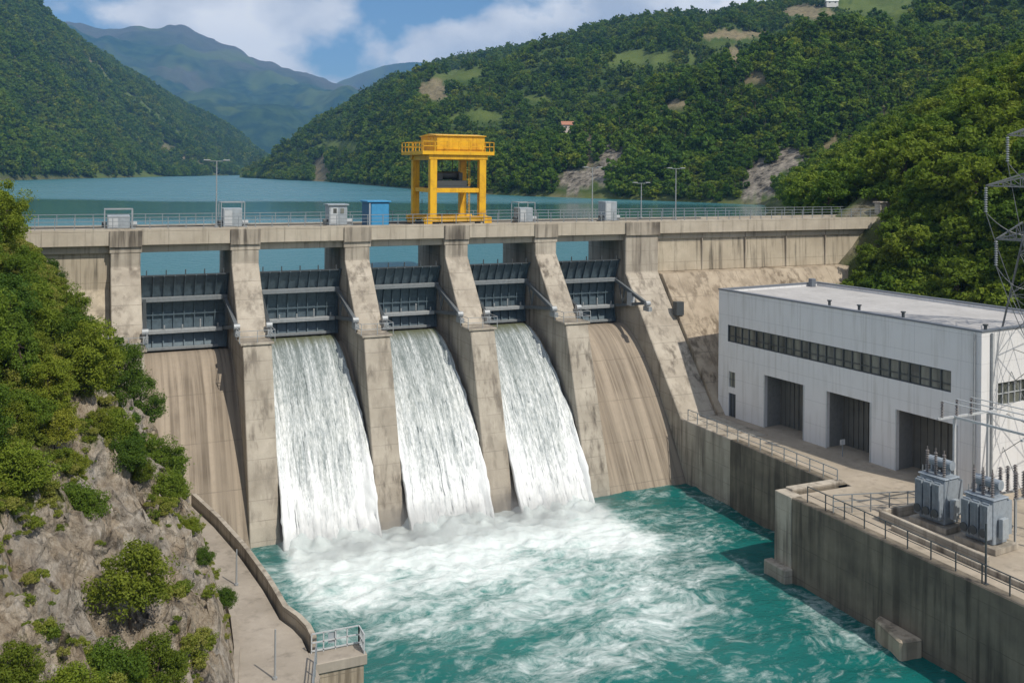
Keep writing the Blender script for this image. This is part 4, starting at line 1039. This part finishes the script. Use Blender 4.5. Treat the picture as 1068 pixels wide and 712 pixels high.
# ------------------------------------------------------------------ lattice tower
lx, ly = P(1109, 72.0)
lt = thing('lattice_tower', 'tall steel lattice power pylon with three pairs of arms at the right edge', 'pylon', (lx, ly, YARD), R(-24))
HT = 31.0
def hw(z): return 4.7 - 3.9 * min(1, z / 27.0) if z < 27 else 0.8 - 0.3 * (z - 27) / 4
for sx_, sy_ in ((-1, -1), (1, -1), (1, 1), (-1, 1)):
    lg = MB(); zs = [0, 12, 25, HT]
    for a, b_ in zip(zs[:-1], zs[1:]): lg.bar((sx_ * hw(a), sy_ * hw(a), a), (sx_ * hw(b_), sy_ * hw(b_), b_), 0.11)
    lg.build('leg', M['mast'], lt, world=False)
br = MB(); z = 0.0
while z < HT - 0.5:
    st_ = max(1.3, hw(z) * 1.25); z2 = min(HT, z + st_); a, b_ = hw(z), hw(z2)
    for face in range(4):
        def pt(t, w_, zz):
            return ((t * w_, -w_, zz), (w_, t * w_, zz), (t * w_, w_, zz), (-w_, t * w_, zz))[face]
        br.bar(pt(-1, a, z), pt(1, b_, z2), 0.04); br.bar(pt(1, a, z), pt(-1, b_, z2), 0.04); br.bar(pt(-1, b_, z2), pt(1, b_, z2), 0.04)
    z = z2
br.build('bracing', M['mast'], lt, world=False)
for zz, al in ((19.0, 5.0), (23.0, 5.8), (26.8, 4.2)):
    for s_ in (-1, 1):
        am = MB(); w_ = hw(zz)
        tip = (s_ * al, 0, zz + 0.1)
        for sy_ in (-1, 1):
            am.bar((s_ * w_, sy_ * w_, zz), tip, 0.1); am.bar((s_ * w_, sy_ * w_, zz + 1.3), tip, 0.1)
            n = 4
            for k in range(n):
                f0, f1 = k / n, (k + 1) / n
                pa = Vector((s_ * w_, sy_ * w_, zz)).lerp(Vector(tip), f0); pb_ = Vector((s_ * w_, sy_ * w_, zz + 1.3)).lerp(Vector(tip), f1)
                pc = Vector((s_ * w_, sy_ * w_, zz + 1.3)).lerp(Vector(tip), f0); pd = Vector((s_ * w_, -sy_ * w_, zz)).lerp(Vector(tip), f1)
                am.bar(pa, pb_, 0.06); am.bar(pa, pc, 0.06); am.bar(pa, pd, 0.05)
        ao = am.build('crossarm', M['mast'], lt, world=False)
        ib = MB(); insulator(ib, tip[0], 0, zz - 1.9, 1.9, 0.12); ib.build('insulator_string', M['rail'], ao, world=False)
def sag(a, b_, s, n=16):
    a, b_ = Vector(a), Vector(b_); return [a.lerp(b_, k / n) - Vector((0, 0, s * 4 * (k / n) * (1 - k / n))) for k in range(n + 1)]
wr = MB()
for zz, al in ((19.0, 5.0), (23.0, 5.8), (26.8, 4.2)):
    wr.tube(sag((-al, 0, zz - 1.9), (-hw(zz) - 0.2, -0.6, zz - 0.6 - 2.6), 0.9), 0.035, 5)
    wr.tube(sag((-al, 0, zz - 1.9), (-2.2, -3.0, 8.6 + (zz - 19) * 0.1), 0.8), 0.03, 5)
wr.build('jumper_wire', M['mast'], lt, world=False)

# ================================================================== LEFT PATH
ed = []; ins = []
for y in np.linspace(-12.2, -34, 16):
    ed.append((float(np.interp(y, [-34, -30, -24, -18, -12], [13.9, 13.7, 13.1, 12.2, 11.0])), float(y)))
ed += [(14.35, -35.4), (14.6, -36.8), (14.6, -38.2)]
path_poly = [(x - 0.35, y) for x, y in ed] + [(14.3, -41), (13.0, -45), (11.0, -55), (8.0, -70), (2.0, -70), (6.0, -50), (7.5, -44), (8.6, -36), (8.8, -25), (8.8, -12.2)]
tag(MB().prism_z(path_poly, -26, PATH).build('footpath', M['pathc']), kind='structure')
wl_ = MB()
for (a, b_) in zip(ed[:-1], ed[1:]):
    d = Vector((b_[0] - a[0], b_[1] - a[1])).normalized(); n = Vector((-d.y, d.x)) * 0.15
    wl_.prism_z([(a[0] - n.x, a[1] - n.y), (b_[0] - n.x, b_[1] - n.y), (b_[0] + n.x, b_[1] + n.y), (a[0] + n.x, a[1] + n.y)], -26, PATH + 0.72)
tag(wl_.build('parapet_wall', M['concrete']), 'curving concrete parapet wall between the footpath and the river', 'parapet')
kbm = MB()
kp = [(11.05, -29.5), (11.15, -31), (11.1, -33.5), (10.8, -37), (10.1, -41), (9.4, -46)]
for a, b_ in zip(kp[:-1], kp[1:]): kbm.bar((a[0], a[1], PATH + 0.12), (b_[0], b_[1], PATH + 0.12), 0.3, 0.5)
tag(kbm.build('rock_kerb', M['pathc']), 'low concrete edging between the footpath and the rocky slope', 'edging')
vp = thing('viewing_platform', 'small concrete platform with a pale railing over the river at the end of the footpath', 'platform', (15.5, -39.8, TAIL))
MB().box(14.2, 17.1, -39.75, -38.4, -20.55, PATH + 0.01).build('slab', M['pathc'], vp, bevel=0.04)
MB().box(14.3, 16.95, -39.65, -38.5, -26, -20.553).build('support_wall', M['slope'], vp, bevel=0.05)
rr = MB(); q = [(14.4, -38.55), (16.95, -38.55), (16.95, -39.65)]
for a, b_ in zip(q[:-1], q[1:]):
    for hh in (0.12, 0.55, 1.02): rr.bar((*a, PATH + hh), (*b_, PATH + hh), 0.06)
    for k in range(5):
        f = k / 4; rr.bar((a[0] + (b_[0] - a[0]) * f, a[1] + (b_[1] - a[1]) * f, PATH), (a[0] + (b_[0] - a[0]) * f, a[1] + (b_[1] - a[1]) * f, PATH + 1.02), 0.06)
rr.build('railing', M['pale_steel'], vp)
MB().box(15.3, 15.75, -38.5, -38.46, PATH + 0.35, PATH + 0.9).build('notice', M['cabinet'], vp)
railing('path_railing', 'pale railing at the near edge of the footpath below the platform', [(14.4, -39.7), (13.4, -43.4), (12.2, -48)], PATH, 1.05, 1.4, 'rail', 3, 0.05)
for (u, v, h, lb) in ((250, 610, 2.2, 'short grey pole beside the footpath below the rocky slope'), (291, 708, 2.5, 'slim grey pole standing on the near footpath')):
    x, y = ground_px(u, v, PATH)
    q = thing('path_pole', lb, 'pole', (x, y, PATH))
    MB().tube([(0, 0, 0), (0, 0, h)], [0.06, 0.04], 8).build('shaft', M['steel'], q, world=False)
    MB().tube([(0, 0, 0), (0, 0, 0.12)], 0.12, 10).build('foot', M['steel'], q, world=False)

# ================================================================== TREES
def crown_geo(seed, rx, h, nclump, nleaf, leaf, base=0.25, shape='round'):
    rng = np.random.default_rng(seed)
    V = []; 
    cl = []
    while len(cl) < nclump:
        p = rng.uniform(-1, 1, 3); r = np.linalg.norm(p)
        if r > 1 or r < 0.35: continue
        if shape == 'cone':
            wz = (p[2] + 1) / 2; 
            if math.hypot(p[0], p[1]) > 1.02 - 0.85 * wz: continue
        if shape == 'bush' and p[2] < -0.55: continue
        cl.append(p)
    cl = np.array(cl)
    lump = 1 + 0.25 * rng.normal(size=nclump)
    per = nleaf // nclump
    cz = h * (base + (1 - base) / 2); rz_ = h * (1 - base) / 2
    for p, l in zip(cl, lump):
        c = np.array([p[0] * rx, p[1] * rx, cz + p[2] * rz_])
        cr_ = rx * rng.uniform(0.15, 0.40) * (1.0 if shape != 'cone' else 0.75)
        d = rng.normal(size=(per, 3)); d /= np.linalg.norm(d, axis=1)[:, None]
        rad = cr_ * rng.uniform(0.45, 1.0, per) ** 0.6
        rad = np.where(rng.random(per) < 0.14, rad * rng.uniform(1.0, 1.7, per), rad)
        pos = c + d * rad[:, None] * np.array([1, 1, 0.78])
        nrm = d * 0.75 + rng.normal(size=(per, 3)) * 0.55 + np.array([0, 0, 0.35]); nrm /= np.linalg.norm(nrm, axis=1)[:, None]
        a = np.cross(nrm, rng.normal(size=(per, 3))); a /= np.linalg.norm(a, axis=1)[:, None]
        b_ = np.cross(nrm, a)
        s = leaf * rng.uniform(0.6, 1.3, per)[:, None]
        V.append(np.stack([pos - a * s, pos + b_ * s * 0.55, pos + a * s, pos - b_ * s * 0.55], 1).reshape(-1, 3))
    V = np.concatenate(V)
    F = np.arange(len(V)).reshape(-1, 4)
    return V, F, cl * np.array([rx, rx, rz_]) + np.array([0, 0, cz])
def trunk_geo(seed, h, r, cl, nl=6):
    rng = random.Random(seed); mb = MB()
    top = (rng.uniform(-.08, .08) * h, rng.uniform(-.08, .08) * h, h * 0.72)
    mb.tube([(0, 0, -0.6), (top[0] * 0.3, top[1] * 0.3, h * 0.25), (top[0] * 0.7, top[1] * 0.7, h * 0.5), top], [r, r * 0.75, r * 0.5, r * 0.2], 7)
    for k in range(min(nl, len(cl))):
        c = cl[k]; f = 0.25 + 0.35 * rng.random()
        st_ = Vector((top[0] * f, top[1] * f, h * f))
        mb.tube([st_, st_.lerp(Vector(c), 0.55) + Vector((0, 0, -0.02 * h)), c], [r * 0.4, r * 0.25, r * 0.1], 5)
    return mb
def mesh_from(name, V, F, mats, fm=None):
    me = bpy.data.meshes.new(name); me.from_pydata([tuple(v) for v in V], [], [tuple(f) for f in F]); me.update()
    for m_ in mats: me.materials.append(m_)
    if fm is not None: me.polygons.foreach_set('material_index', fm)
    return me
class TreeKind:
    def __init__(s, seed, rx, h, ncl, nleaf, leaf, m_, base=0.22, shape='round', tr=0.16):
        V, F, cl = crown_geo(seed, rx, h, ncl, nleaf, leaf, base, shape)
        s.crown = mesh_from('crown', V, F, [m_])
        mb = trunk_geo(seed, h, tr, cl); s.trunk = mesh_from('trunk', mb.v, mb.f, [M['bark']])
        s.h = h; s.joined = (V, F, mb, m_)
    def one_mesh(s, name):
        V, F, mb, m_ = s.joined; n = len(V)
        vs = [tuple(v) for v in V] + list(mb.v); fs = [tuple(f) for f in F] + [tuple(i + n for i in f) for f in mb.f]
        return mesh_from(name, vs, fs, [m_, M['bark']], [0] * len(F) + [1] * len(mb.f))
def plant(kind, name, label, cat, loc, sc, rz, group=None, sz=1.0, tilt=0.0):
    r = thing(name, label, cat, loc, rz, group); r.scale = (sc, sc, sc * sz); r.rotation_euler = (tilt, 0, rz)
    for nm, me in (('trunk', kind.trunk), ('crown', kind.crown)):
        o = bpy.data.objects.new(nm, me); COL.objects.link(o); o.parent = r
    return r

NEAR = [TreeKind(11, 1.9, 5.0, 75, 18000, 0.075, M['leaf'], 0.12), TreeKind(12, 1.7, 5.6, 80, 18000, 0.072, M['leaf'], 0.1), TreeKind(13, 1.7, 4.6, 70, 17000, 0.07, M['leaf_dark'], 0.1),
        TreeKind(14, 1.5, 5.2, 80, 17000, 0.07, M['leaf_dark'], 0.06, 'cone')]
BUSH = [TreeKind(21, 1.2, 1.9, 90, 15000, 0.05, M['leaf'], 0.0, 'bush', 0.06), TreeKind(22, 1.2, 2.4, 90, 13000, 0.05, M['leaf_yellow'], 0.05, 'bush', 0.06)]
GRS = TreeKind(23, 0.8, 0.7, 18, 1600, 0.07, M['grass'], 0.0, 'bush', 0.02)
BANK = [TreeKind(31, 2.6, 6.0, 30, 3000, 0.26, M['leaf_bank'], 0.12), TreeKind(32, 2.4, 6.6, 32, 3000, 0.26, M['leaf_bank'], 0.1), TreeKind(33, 2.4, 5.2, 26, 2600, 0.25, M['leaf_light'], 0.08)]
FAR = [TreeKind(41, 3.3, 7.6, 20, 640, 0.62, M['leaf_far'], 0.12), TreeKind(42, 3.0, 8.2, 20, 640, 0.60, M['leaf_far'], 0.1), TreeKind(43, 3.3, 6.2, 20, 640, 0.62, M['leaf_light'], 0.1), TreeKind(44, 2.2, 9.0, 20, 560, 0.55, M['leaf_dark'], 0.06, 'cone')]

def hit_left(u, v):
    Y = 22.0
    while Y < 100:
        x, y = P(u, Y); z = zat(u, v, Y)
        if z < slope_h(x, y, False): return x, y, slope_h(x, y)
        Y += 0.25
    return None
# shrubs and trees of the left slope: column, row of the foot, height, kind
LEFT = [
 (2, 275, 3.3, 0, 'tall broadleaf tree at the left edge, the highest on the slope beside the deck'), (-30, 310, 3.3, 1, None), (52, 305, 2.4, 2, 'small dark tree crowning the slope just left of the deck end'),
 (22, 325, 3.0, 1, None), (70, 345, 2.7, 0, None), (100, 370, 3.4, 2, None), (118, 400, 3.2, 3, None), (36, 375, 3.0, 0, None), (5, 365, 3.0, 2, None),
 (72, 405, 3.4, 1, None), (125, 440, 3.3, 1, None), (150, 455, 2.8, 2, None), (98, 450, 3.0, 0, None), (20, 425, 3.2, 3, None), (172, 505, 2.9, 0, 'rounded green tree lowest on the slope, overlapping the dry left chute'),
 (52, 455, 2.6, 1, None), (-25, 420, 3.5, 0, None), (140, 490, 2.4, 3, None), (-20, 480, 3.0, 1, None)]
BUSHES = [(178, 540, 1.3, 0, 'narrow green bush hanging below the rounded tree on the rock edge'), (85, 545, 1.5, 0, 'low green bush growing out of the bare rock, mid slope'), (18, 515, 1.8, 0, 'dark green bush at the left edge above the rock'),
 (140, 668, 2.5, 1, 'yellow green bush sprawling over the rock above the footpath'), (118, 722, 1.6, 0, 'green bush under the yellow one at the bottom edge'), (165, 735, 1.9, 1, 'yellow green bush at the bottom edge, nearest the footpath'),
 (15, 755, 1.5, 1, 'pale green bush in the bottom left corner'), (70, 760, 1.4, 0, 'green bush at the bottom edge right of the corner bush'), (60, 480, 1.6, 1, 'bright yellow green shrub under the dark trees'), (105, 470, 1.2, 1, 'bright yellow green shrub below the conical dark tree'),
 (15, 470, 1.6, 1, 'bright yellow green shrub near the left edge'), (200, 560, 0.8, 0, 'small bush at the head of the footpath beside the chute'),
 (50, 440, 1.9, 1, 'large bright shrub in the middle of the sunny thicket'), (130, 505, 1.5, 0, 'green bush at the lower rim of the sunny thicket'), (90, 440, 1.7, 1, 'bright shrub high in the thicket below the dark trees'), (35, 410, 1.6, 1, 'bright yellow green shrub highest in the thicket at the left'), (28, 462, 1.5, 0, 'leafy green shrub between the two bright shrubs at the left'), (78, 505, 1.2, 1, 'bright shrub at the rim of the rock above the lone green bush'), (118, 478, 1.4, 0, 'green shrub below the dark trees at the rim of the rock'),
 (150, 520, 1.1, 1, 'yellowish shrub left of the narrow hanging bush'), (215, 600, 0.7, 0, 'small bush on the rock near the head of the footpath'), 
 (235, 640, 0.9, 0, 'small bush on the rock right beside the short grey pole')]
rg = random.Random(5)
for (u, v, h, k, lb) in LEFT:
    p_ = hit_left(u, v)
    if not p_: continue
    K = NEAR[k]
    plant(K, 'broadleaf_tree' if k < 3 else 'conical_tree', lb or ('dark green conical tree among the dense trees on the left slope' if k == 3 else 'green broadleaf tree among the dense trees on the left slope'),
          'tree', (p_[0], p_[1], p_[2] - 0.2), 1.42 * h / K.h, rg.uniform(0, 6.28), None if lb else 'trees on the left slope', rg.uniform(0.9, 1.1), rg.uniform(-0.08, 0.08))
for (u, v, h, k, lb) in BUSHES:
    p_ = hit_left(u, v)
    if not p_: continue
    K = BUSH[k]; plant(K, 'bush', lb, 'bush', (p_[0], p_[1], p_[2] - 0.15), 1.28 * h / K.h, rg.uniform(0, 6.28))
# grass clumps on the rock: one mass
GN_COLS = []
def scatter(name, pts, scales, meshes, label, seed=1, cat='forest'):
    """one object of many instanced copies (a mass nobody counts)"""
    src = bpy.data.collections.new(name + '_source')
    for k, me in enumerate(meshes):
        ob = bpy.data.objects.new('%s_form' % name, me); src.objects.link(ob)
    me = bpy.data.meshes.new(name); me.from_pydata(pts, [], []); me.update()
    a = me.attributes.new('size', 'FLOAT', 'POINT'); a.data.foreach_set('value', np.array(scales, dtype=np.float32))
    o = link(name, me)
    ng = bpy.data.node_groups.new(name + '_nodes', 'GeometryNodeTree')
    ng.interface.new_socket('Geometry', in_out='INPUT', socket_type='NodeSocketGeometry'); ng.interface.new_socket('Geometry', in_out='OUTPUT', socket_type='NodeSocketGeometry')
    gi = ng.nodes.new('NodeGroupInput'); go = ng.nodes.new('NodeGroupOutput')
    ip = ng.nodes.new('GeometryNodeInstanceOnPoints'); ci = ng.nodes.new('GeometryNodeCollectionInfo')
    ci.inputs['Collection'].default_value = src; ci.inputs['Separate Children'].default_value = True; ci.inputs['Reset Children'].default_value = True
    rv = ng.nodes.new('FunctionNodeRandomValue'); rv.data_type = 'FLOAT_VECTOR'; rv.inputs[0].default_value = (-0.06, -0.06, 0); rv.inputs[1].default_value = (0.06, 0.06, 6.283)
    fr_ = random.Random(seed)
    form = []
    for p_ in pts:
        q_ = 0.5 + 0.75 * fbm(p_[0] / 45, p_[1] / 45, seed, 3) + fr_.uniform(-0.42, 0.42)
        form.append(min(len(meshes) - 1, max(0, int(q_ * len(meshes)))))
    a = me.attributes.new('form', 'INT', 'POINT'); a.data.foreach_set('value', form)
    ri = ng.nodes.new('GeometryNodeInputNamedAttribute'); ri.data_type = 'INT'; ri.inputs['Name'].default_value = 'form'
    na = ng.nodes.new('GeometryNodeInputNamedAttribute'); na.data_type = 'FLOAT'; na.inputs['Name'].default_value = 'size'
    ip.inputs['Pick Instance'].default_value = True
    L = ng.links.new
    L(gi.outputs[0], ip.inputs['Points']); L(ci.outputs[0], ip.inputs['Instance']); L([s for s in ri.outputs if s.enabled][0], ip.inputs['Instance Index'])
    L([s for s in rv.outputs if s.enabled][0], ip.inputs['Rotation']); L([s for s in na.outputs if s.enabled][0], ip.inputs['Scale']); L(ip.outputs[0], go.inputs[0])
    md = o.modifiers.new('scatter', 'NODES'); md.node_group = ng
    tag(o, label, cat, None, 'stuff')
    return o
gp_, gs_ = [], []
for _ in range(15000):
    y = rg.uniform(-60, -4); d = rg.uniform(0.3, 14); x = xpath(y) - d
    z = slope_h(x, y)
    g = sstep(-11, -6, z + 2.5 * fbm(x / 4, y / 4, 6, 3)) * 0.9 + 0.55 * sstep(0.0, 0.5, fbm(x / 3, y / 3, 12, 4))
    if rg.random() < g * 0.6: gp_.append((x, y, z - 0.1)); gs_.append((0.2 + 0.65 * rg.random() ** 2) * (1.25 if z > -8 else 0.8))
scatter('dry_grass', gp_, gs_, [GRS.crown], 'tufts of dry grass and low green growth covering the left slope', 3, 'grass')

# right bank trees
rg = random.Random(9)
bank_pts = []
tries = 0
while tries < 16000:
    tries += 1
    x = rg.uniform(77, 240); y = rg.uniform(-70, 170)
    u, Y = uY(x, y)
    if not (700 < u < 1180) or Y < 60: continue
    z = bank_h(x, y)
    if z < -17.5 and x < 84: continue
    if y > 6 and z < -2.0: continue
    if -3.5 < y < 10 and x < 96: continue
    if x < 86 and y > -9 and y < 1 and rg.random() < 0.1: continue
    if x < 79.5 + max(0, -5 - y) * 0.095: continue
    if any((x - a[0]) ** 2 + (y - a[1]) ** 2 < ((1.6 if x < 88 and y > -10 else 2.7) if Y < 160 else 4.2) ** 2 for a in bank_pts): continue
    bank_pts.append((x, y, z, u, Y))
bank_pts.sort(key=lambda t: t[4])
vis = [t for t in bank_pts if 830 < t[3] < 1085 and t[2] > -16]
near_b = vis[:190]; nb_ = set(id(t) for t in near_b); far_b = [t for t in bank_pts if id(t) not in nb_]
for (x, y, z, u, Y) in near_b:
    k = rg.randrange(3); K = BANK[k]
    h = rg.uniform(3.2, 5.6) if x < 92 else rg.uniform(4.5, 7.0)
    low = x < 88 and y > -10
    if low: h = rg.uniform(2.2, 4.0)
    plant(K, 'bank_shrub' if low else 'bank_tree', 'green shrub on the rocky bank where the dam meets the hillside' if low else ('bright green tree on the steep bank behind the powerhouse roof' if y < 0 else 'bright green tree on the bank past the end of the deck'),
          'shrub' if low else 'tree', (x, y, z - 0.3), h / K.h, rg.uniform(0, 6.28), 'shrubs at the right end of the dam' if low else ('trees on the bank behind the powerhouse' if y < 0 else 'trees past the end of the deck'), rg.uniform(0.85, 1.15))
scatter('bank_wood', [(p[0], p[1], p[2] - 0.3) for p in far_b], [rg.uniform(0.75, 1.25) for _ in far_b], [k.one_mesh('bank_form') for k in BANK], 'dense green wood climbing the right bank above the deck end', 5)

# low growth between the trees of the bank
SCRUB = [TreeKind(51, 1.5, 1.9, 30, 1500, 0.17, M['leaf_bank'], 0.0, 'bush', 0.06), TreeKind(52, 1.3, 1.6, 26, 1300, 0.17, M['leaf_light'], 0.0, 'bush', 0.06)]
sp_, ss_ = [], []
for _ in range(2600):
    x = rg.uniform(78, 125); y = rg.uniform(-45, 4)
    if x < 79 + max(0, -5 - y) * 0.095 or (y > -2.5 and x < 95): continue
    if x < 88 and y > -8 and rg.random() < 0.6: continue
    z = bank_h(x, y); sp_.append((x, y, z - 0.2)); ss_.append(rg.uniform(0.5, 1.25))
scatter('bank_scrub', sp_, ss_, [k.crown for k in SCRUB], 'low green scrub covering the ground between the trees of the right bank', 6)

# right hill trees
rg = random.Random(21)
hp = []
seen = {}
tries = 0
while tries < 90000 and len(hp) < 22000:
    tries += 1
    u = rg.uniform(255, 1180); s = rg.random() ** 1.25 * 1.08
    Y0, Y1, _v = lerp_tab(TAB_R, u)
    Y = Y0 + (Y1 - Y0) * s
    x, y, z, _ = hill_point(TAB_R, u, s, RP[0], RP[1], RP[2], RP[3])
    v = vpx(u, x, y, z)
    cs = [cover(u, v - q_) for q_ in (1, 3500 / Y, 6500 / Y)]
    if max(max(c_) for c_ in cs) > rg.random() * 0.55 + 0.25: continue
    if s < 0.004: continue
    g_ = 3.6 if s < 0.25 else 5.0
    key = (int(x / g_), int(y / g_), g_)
    if key in seen: continue
    seen[key] = 1
    hp.append((x, y, z, u, Y))
hp.sort(key=lambda t: t[4])
front = [t for t in hp if t[3] < 850][:130]
fs_ = set(id(t) for t in front); rest = [t for t in hp if id(t) not in fs_]
for (x, y, z, u, Y) in front:
    K = FAR[rg.choice((0, 1, 2, 2, 0, 3))]
    plant(K, 'lakeside_tree', 'green tree at the foot of the wooded hill on the right lake shore', 'tree', (x, y, z - 0.4), rg.uniform(0.5, 0.9), rg.uniform(0, 6.28), 'trees along the right lake shore', rg.uniform(0.85, 1.1))
scatter('hillside_forest', [(p[0], p[1], p[2] - 0.5) for p in rest], [0.45 + 0.85 * rg.random() ** 1.3 for _ in rest], [k.one_mesh('hill_form') for k in FAR], 'dense green forest covering the hill beyond the right side of the dam', 7)
# left hill trees
lp_, ls_ = [], []
tries = 0
while tries < 26000:
    tries += 1
    u = rg.uniform(-60, 298); s = rg.random() ** 0.8 * 1.05
    x, y, z, _ = hill_point(TAB_L, u, s, LP[0], LP[1], LP[2], LP[3])
    c = cov_l(u, s, x, y, z)
    if max(c[0], c[2]) > rg.random(): continue
    lp_.append((x, y, z - 0.5)); ls_.append(rg.uniform(0.9, 1.9))
scatter('far_shore_forest', lp_, ls_, [k.one_mesh('shore_form') for k in FAR], 'dark green forest covering the hill across the lake on the left', 8)

# ------------------------------------------------------------------ houses on the hill
def house(u, v, Y, w, d, h, rz, label, wm, rm):
    x, y = P(u, Y); z = zat(u, v, Y)
    r = thing('house', label, 'house', (x, y, z), rz)
    MB().box(-w / 2, w / 2, -d / 2, d / 2, -2.5, h).build('wall', M[wm], r, world=False)
    MB().prism_x([(-d / 2 - 0.5, h + 0.003), (d / 2 + 0.5, h + 0.003), (0, h + 2.4)], -w / 2 - 0.5, w / 2 + 0.5).build('roof', M[rm], r, world=False)
    for k in (-1, 1): MB().box(k * w * 0.25 - 0.6, k * w * 0.25 + 0.6, -d / 2 - 0.05, -d / 2 - 0.003, h * 0.35, h * 0.75).build('window', M['glass'], r, world=False)
def surf_r(u, v):
    s = 0.01
    while s < 1:
        x, y, z, _ = hill_point(TAB_R, u, s, RP[0], RP[1], RP[2], RP[3])
        if vpx(u, x, y, z) <= v: return uY(x, y)[1]
        s += 0.004
    return 800
house(593, 136, surf_r(593, 139) - 3, 9, 7, 3.2, R(-20), 'small house with a reddish roof in a clearing on the wooded hill', 'plaster', 'ruby')
house(866, 5, surf_r(866, 8) - 3, 9, 6, 2.2, R(-30), 'pale house near the top of the hill at the upper right', 'white_wall', 'white_wall')

# ------------------------------------------------------------------ haze
m = bpy.data.materials.new('haze_air'); m.use_nodes = True; nt = m.node_tree; nt.nodes.clear()
vo = nt.nodes.new('ShaderNodeVolumePrincipled'); vo.inputs['Color'].default_value = (0.24, 0.54, 1.0, 1); vo.inputs['Density'].default_value = 0.00013
vo.inputs['Anisotropy'].default_value = 0.0
ou = nt.nodes.new('ShaderNodeOutputMaterial'); nt.links.new(vo.outputs[0], ou.inputs['Volume'])
o = MB().box(-6000, 6000, -600, 6300, -41, 830).build('haze', m); tag(o, kind='stuff', label='thin blue haze over the far valley', cat='haze')

# ------------------------------------------------------------------ spray at the foot of the cascades
m = bpy.data.materials.new('spray'); m.use_nodes = True; nt = m.node_tree; nt.nodes.clear()
vo = nt.nodes.new('ShaderNodeVolumePrincipled'); vo.inputs['Color'].default_value = (0.95, 0.97, 0.98, 1); vo.inputs['Anisotropy'].default_value = 0.2
p = geo_pos(nt)
sx = nt.nodes.new('ShaderNodeSeparateXYZ'); nt.links.new(p, sx.inputs[0])
hz_ = mth(nt, 'DIVIDE', mth(nt, 'SUBTRACT', sx.outputs['Z'], TAIL), 4.2)
fall_ = mth(nt, 'POWER', mth(nt, 'SUBTRACT', 1.0, hz_, True), 2.2)
ey = mth(nt, 'SUBTRACT', 1.0, mth(nt, 'POWER', mth(nt, 'DIVIDE', mth(nt, 'ABSOLUTE', mth(nt, 'ADD', sx.outputs['Y'], 14.0)), 4.8), 2.0), True)
ex = mth(nt, 'SUBTRACT', 1.0, mth(nt, 'POWER', mth(nt, 'DIVIDE', mth(nt, 'ABSOLUTE', mth(nt, 'ADD', sx.outputs['X'], -31.5)), 15.5), 6.0), True)
cl_ = ramp(nt, nz(nt, p, 0.55, 4, 0.6), [(0.38, 0.0), (0.70, 1.0)])
dn = mth(nt, 'MULTIPLY', mth(nt, 'MULTIPLY', fall_, ey), mth(nt, 'MULTIPLY', ex, cl_))
nt.links.new(mth(nt, 'MULTIPLY', dn, 0.55), vo.inputs['Density'])
ou = nt.nodes.new('ShaderNodeOutputMaterial'); nt.links.new(vo.outputs[0], ou.inputs['Volume'])
o = MB().box(16, 47, -18.8, -9.2, TAIL - 0.5, TAIL + 4.2).build('spray_mist', m); tag(o, kind='stuff', label='white spray hanging over the foot of the cascades', cat='spray')
SC.cycles.volume_step_rate = 2.0
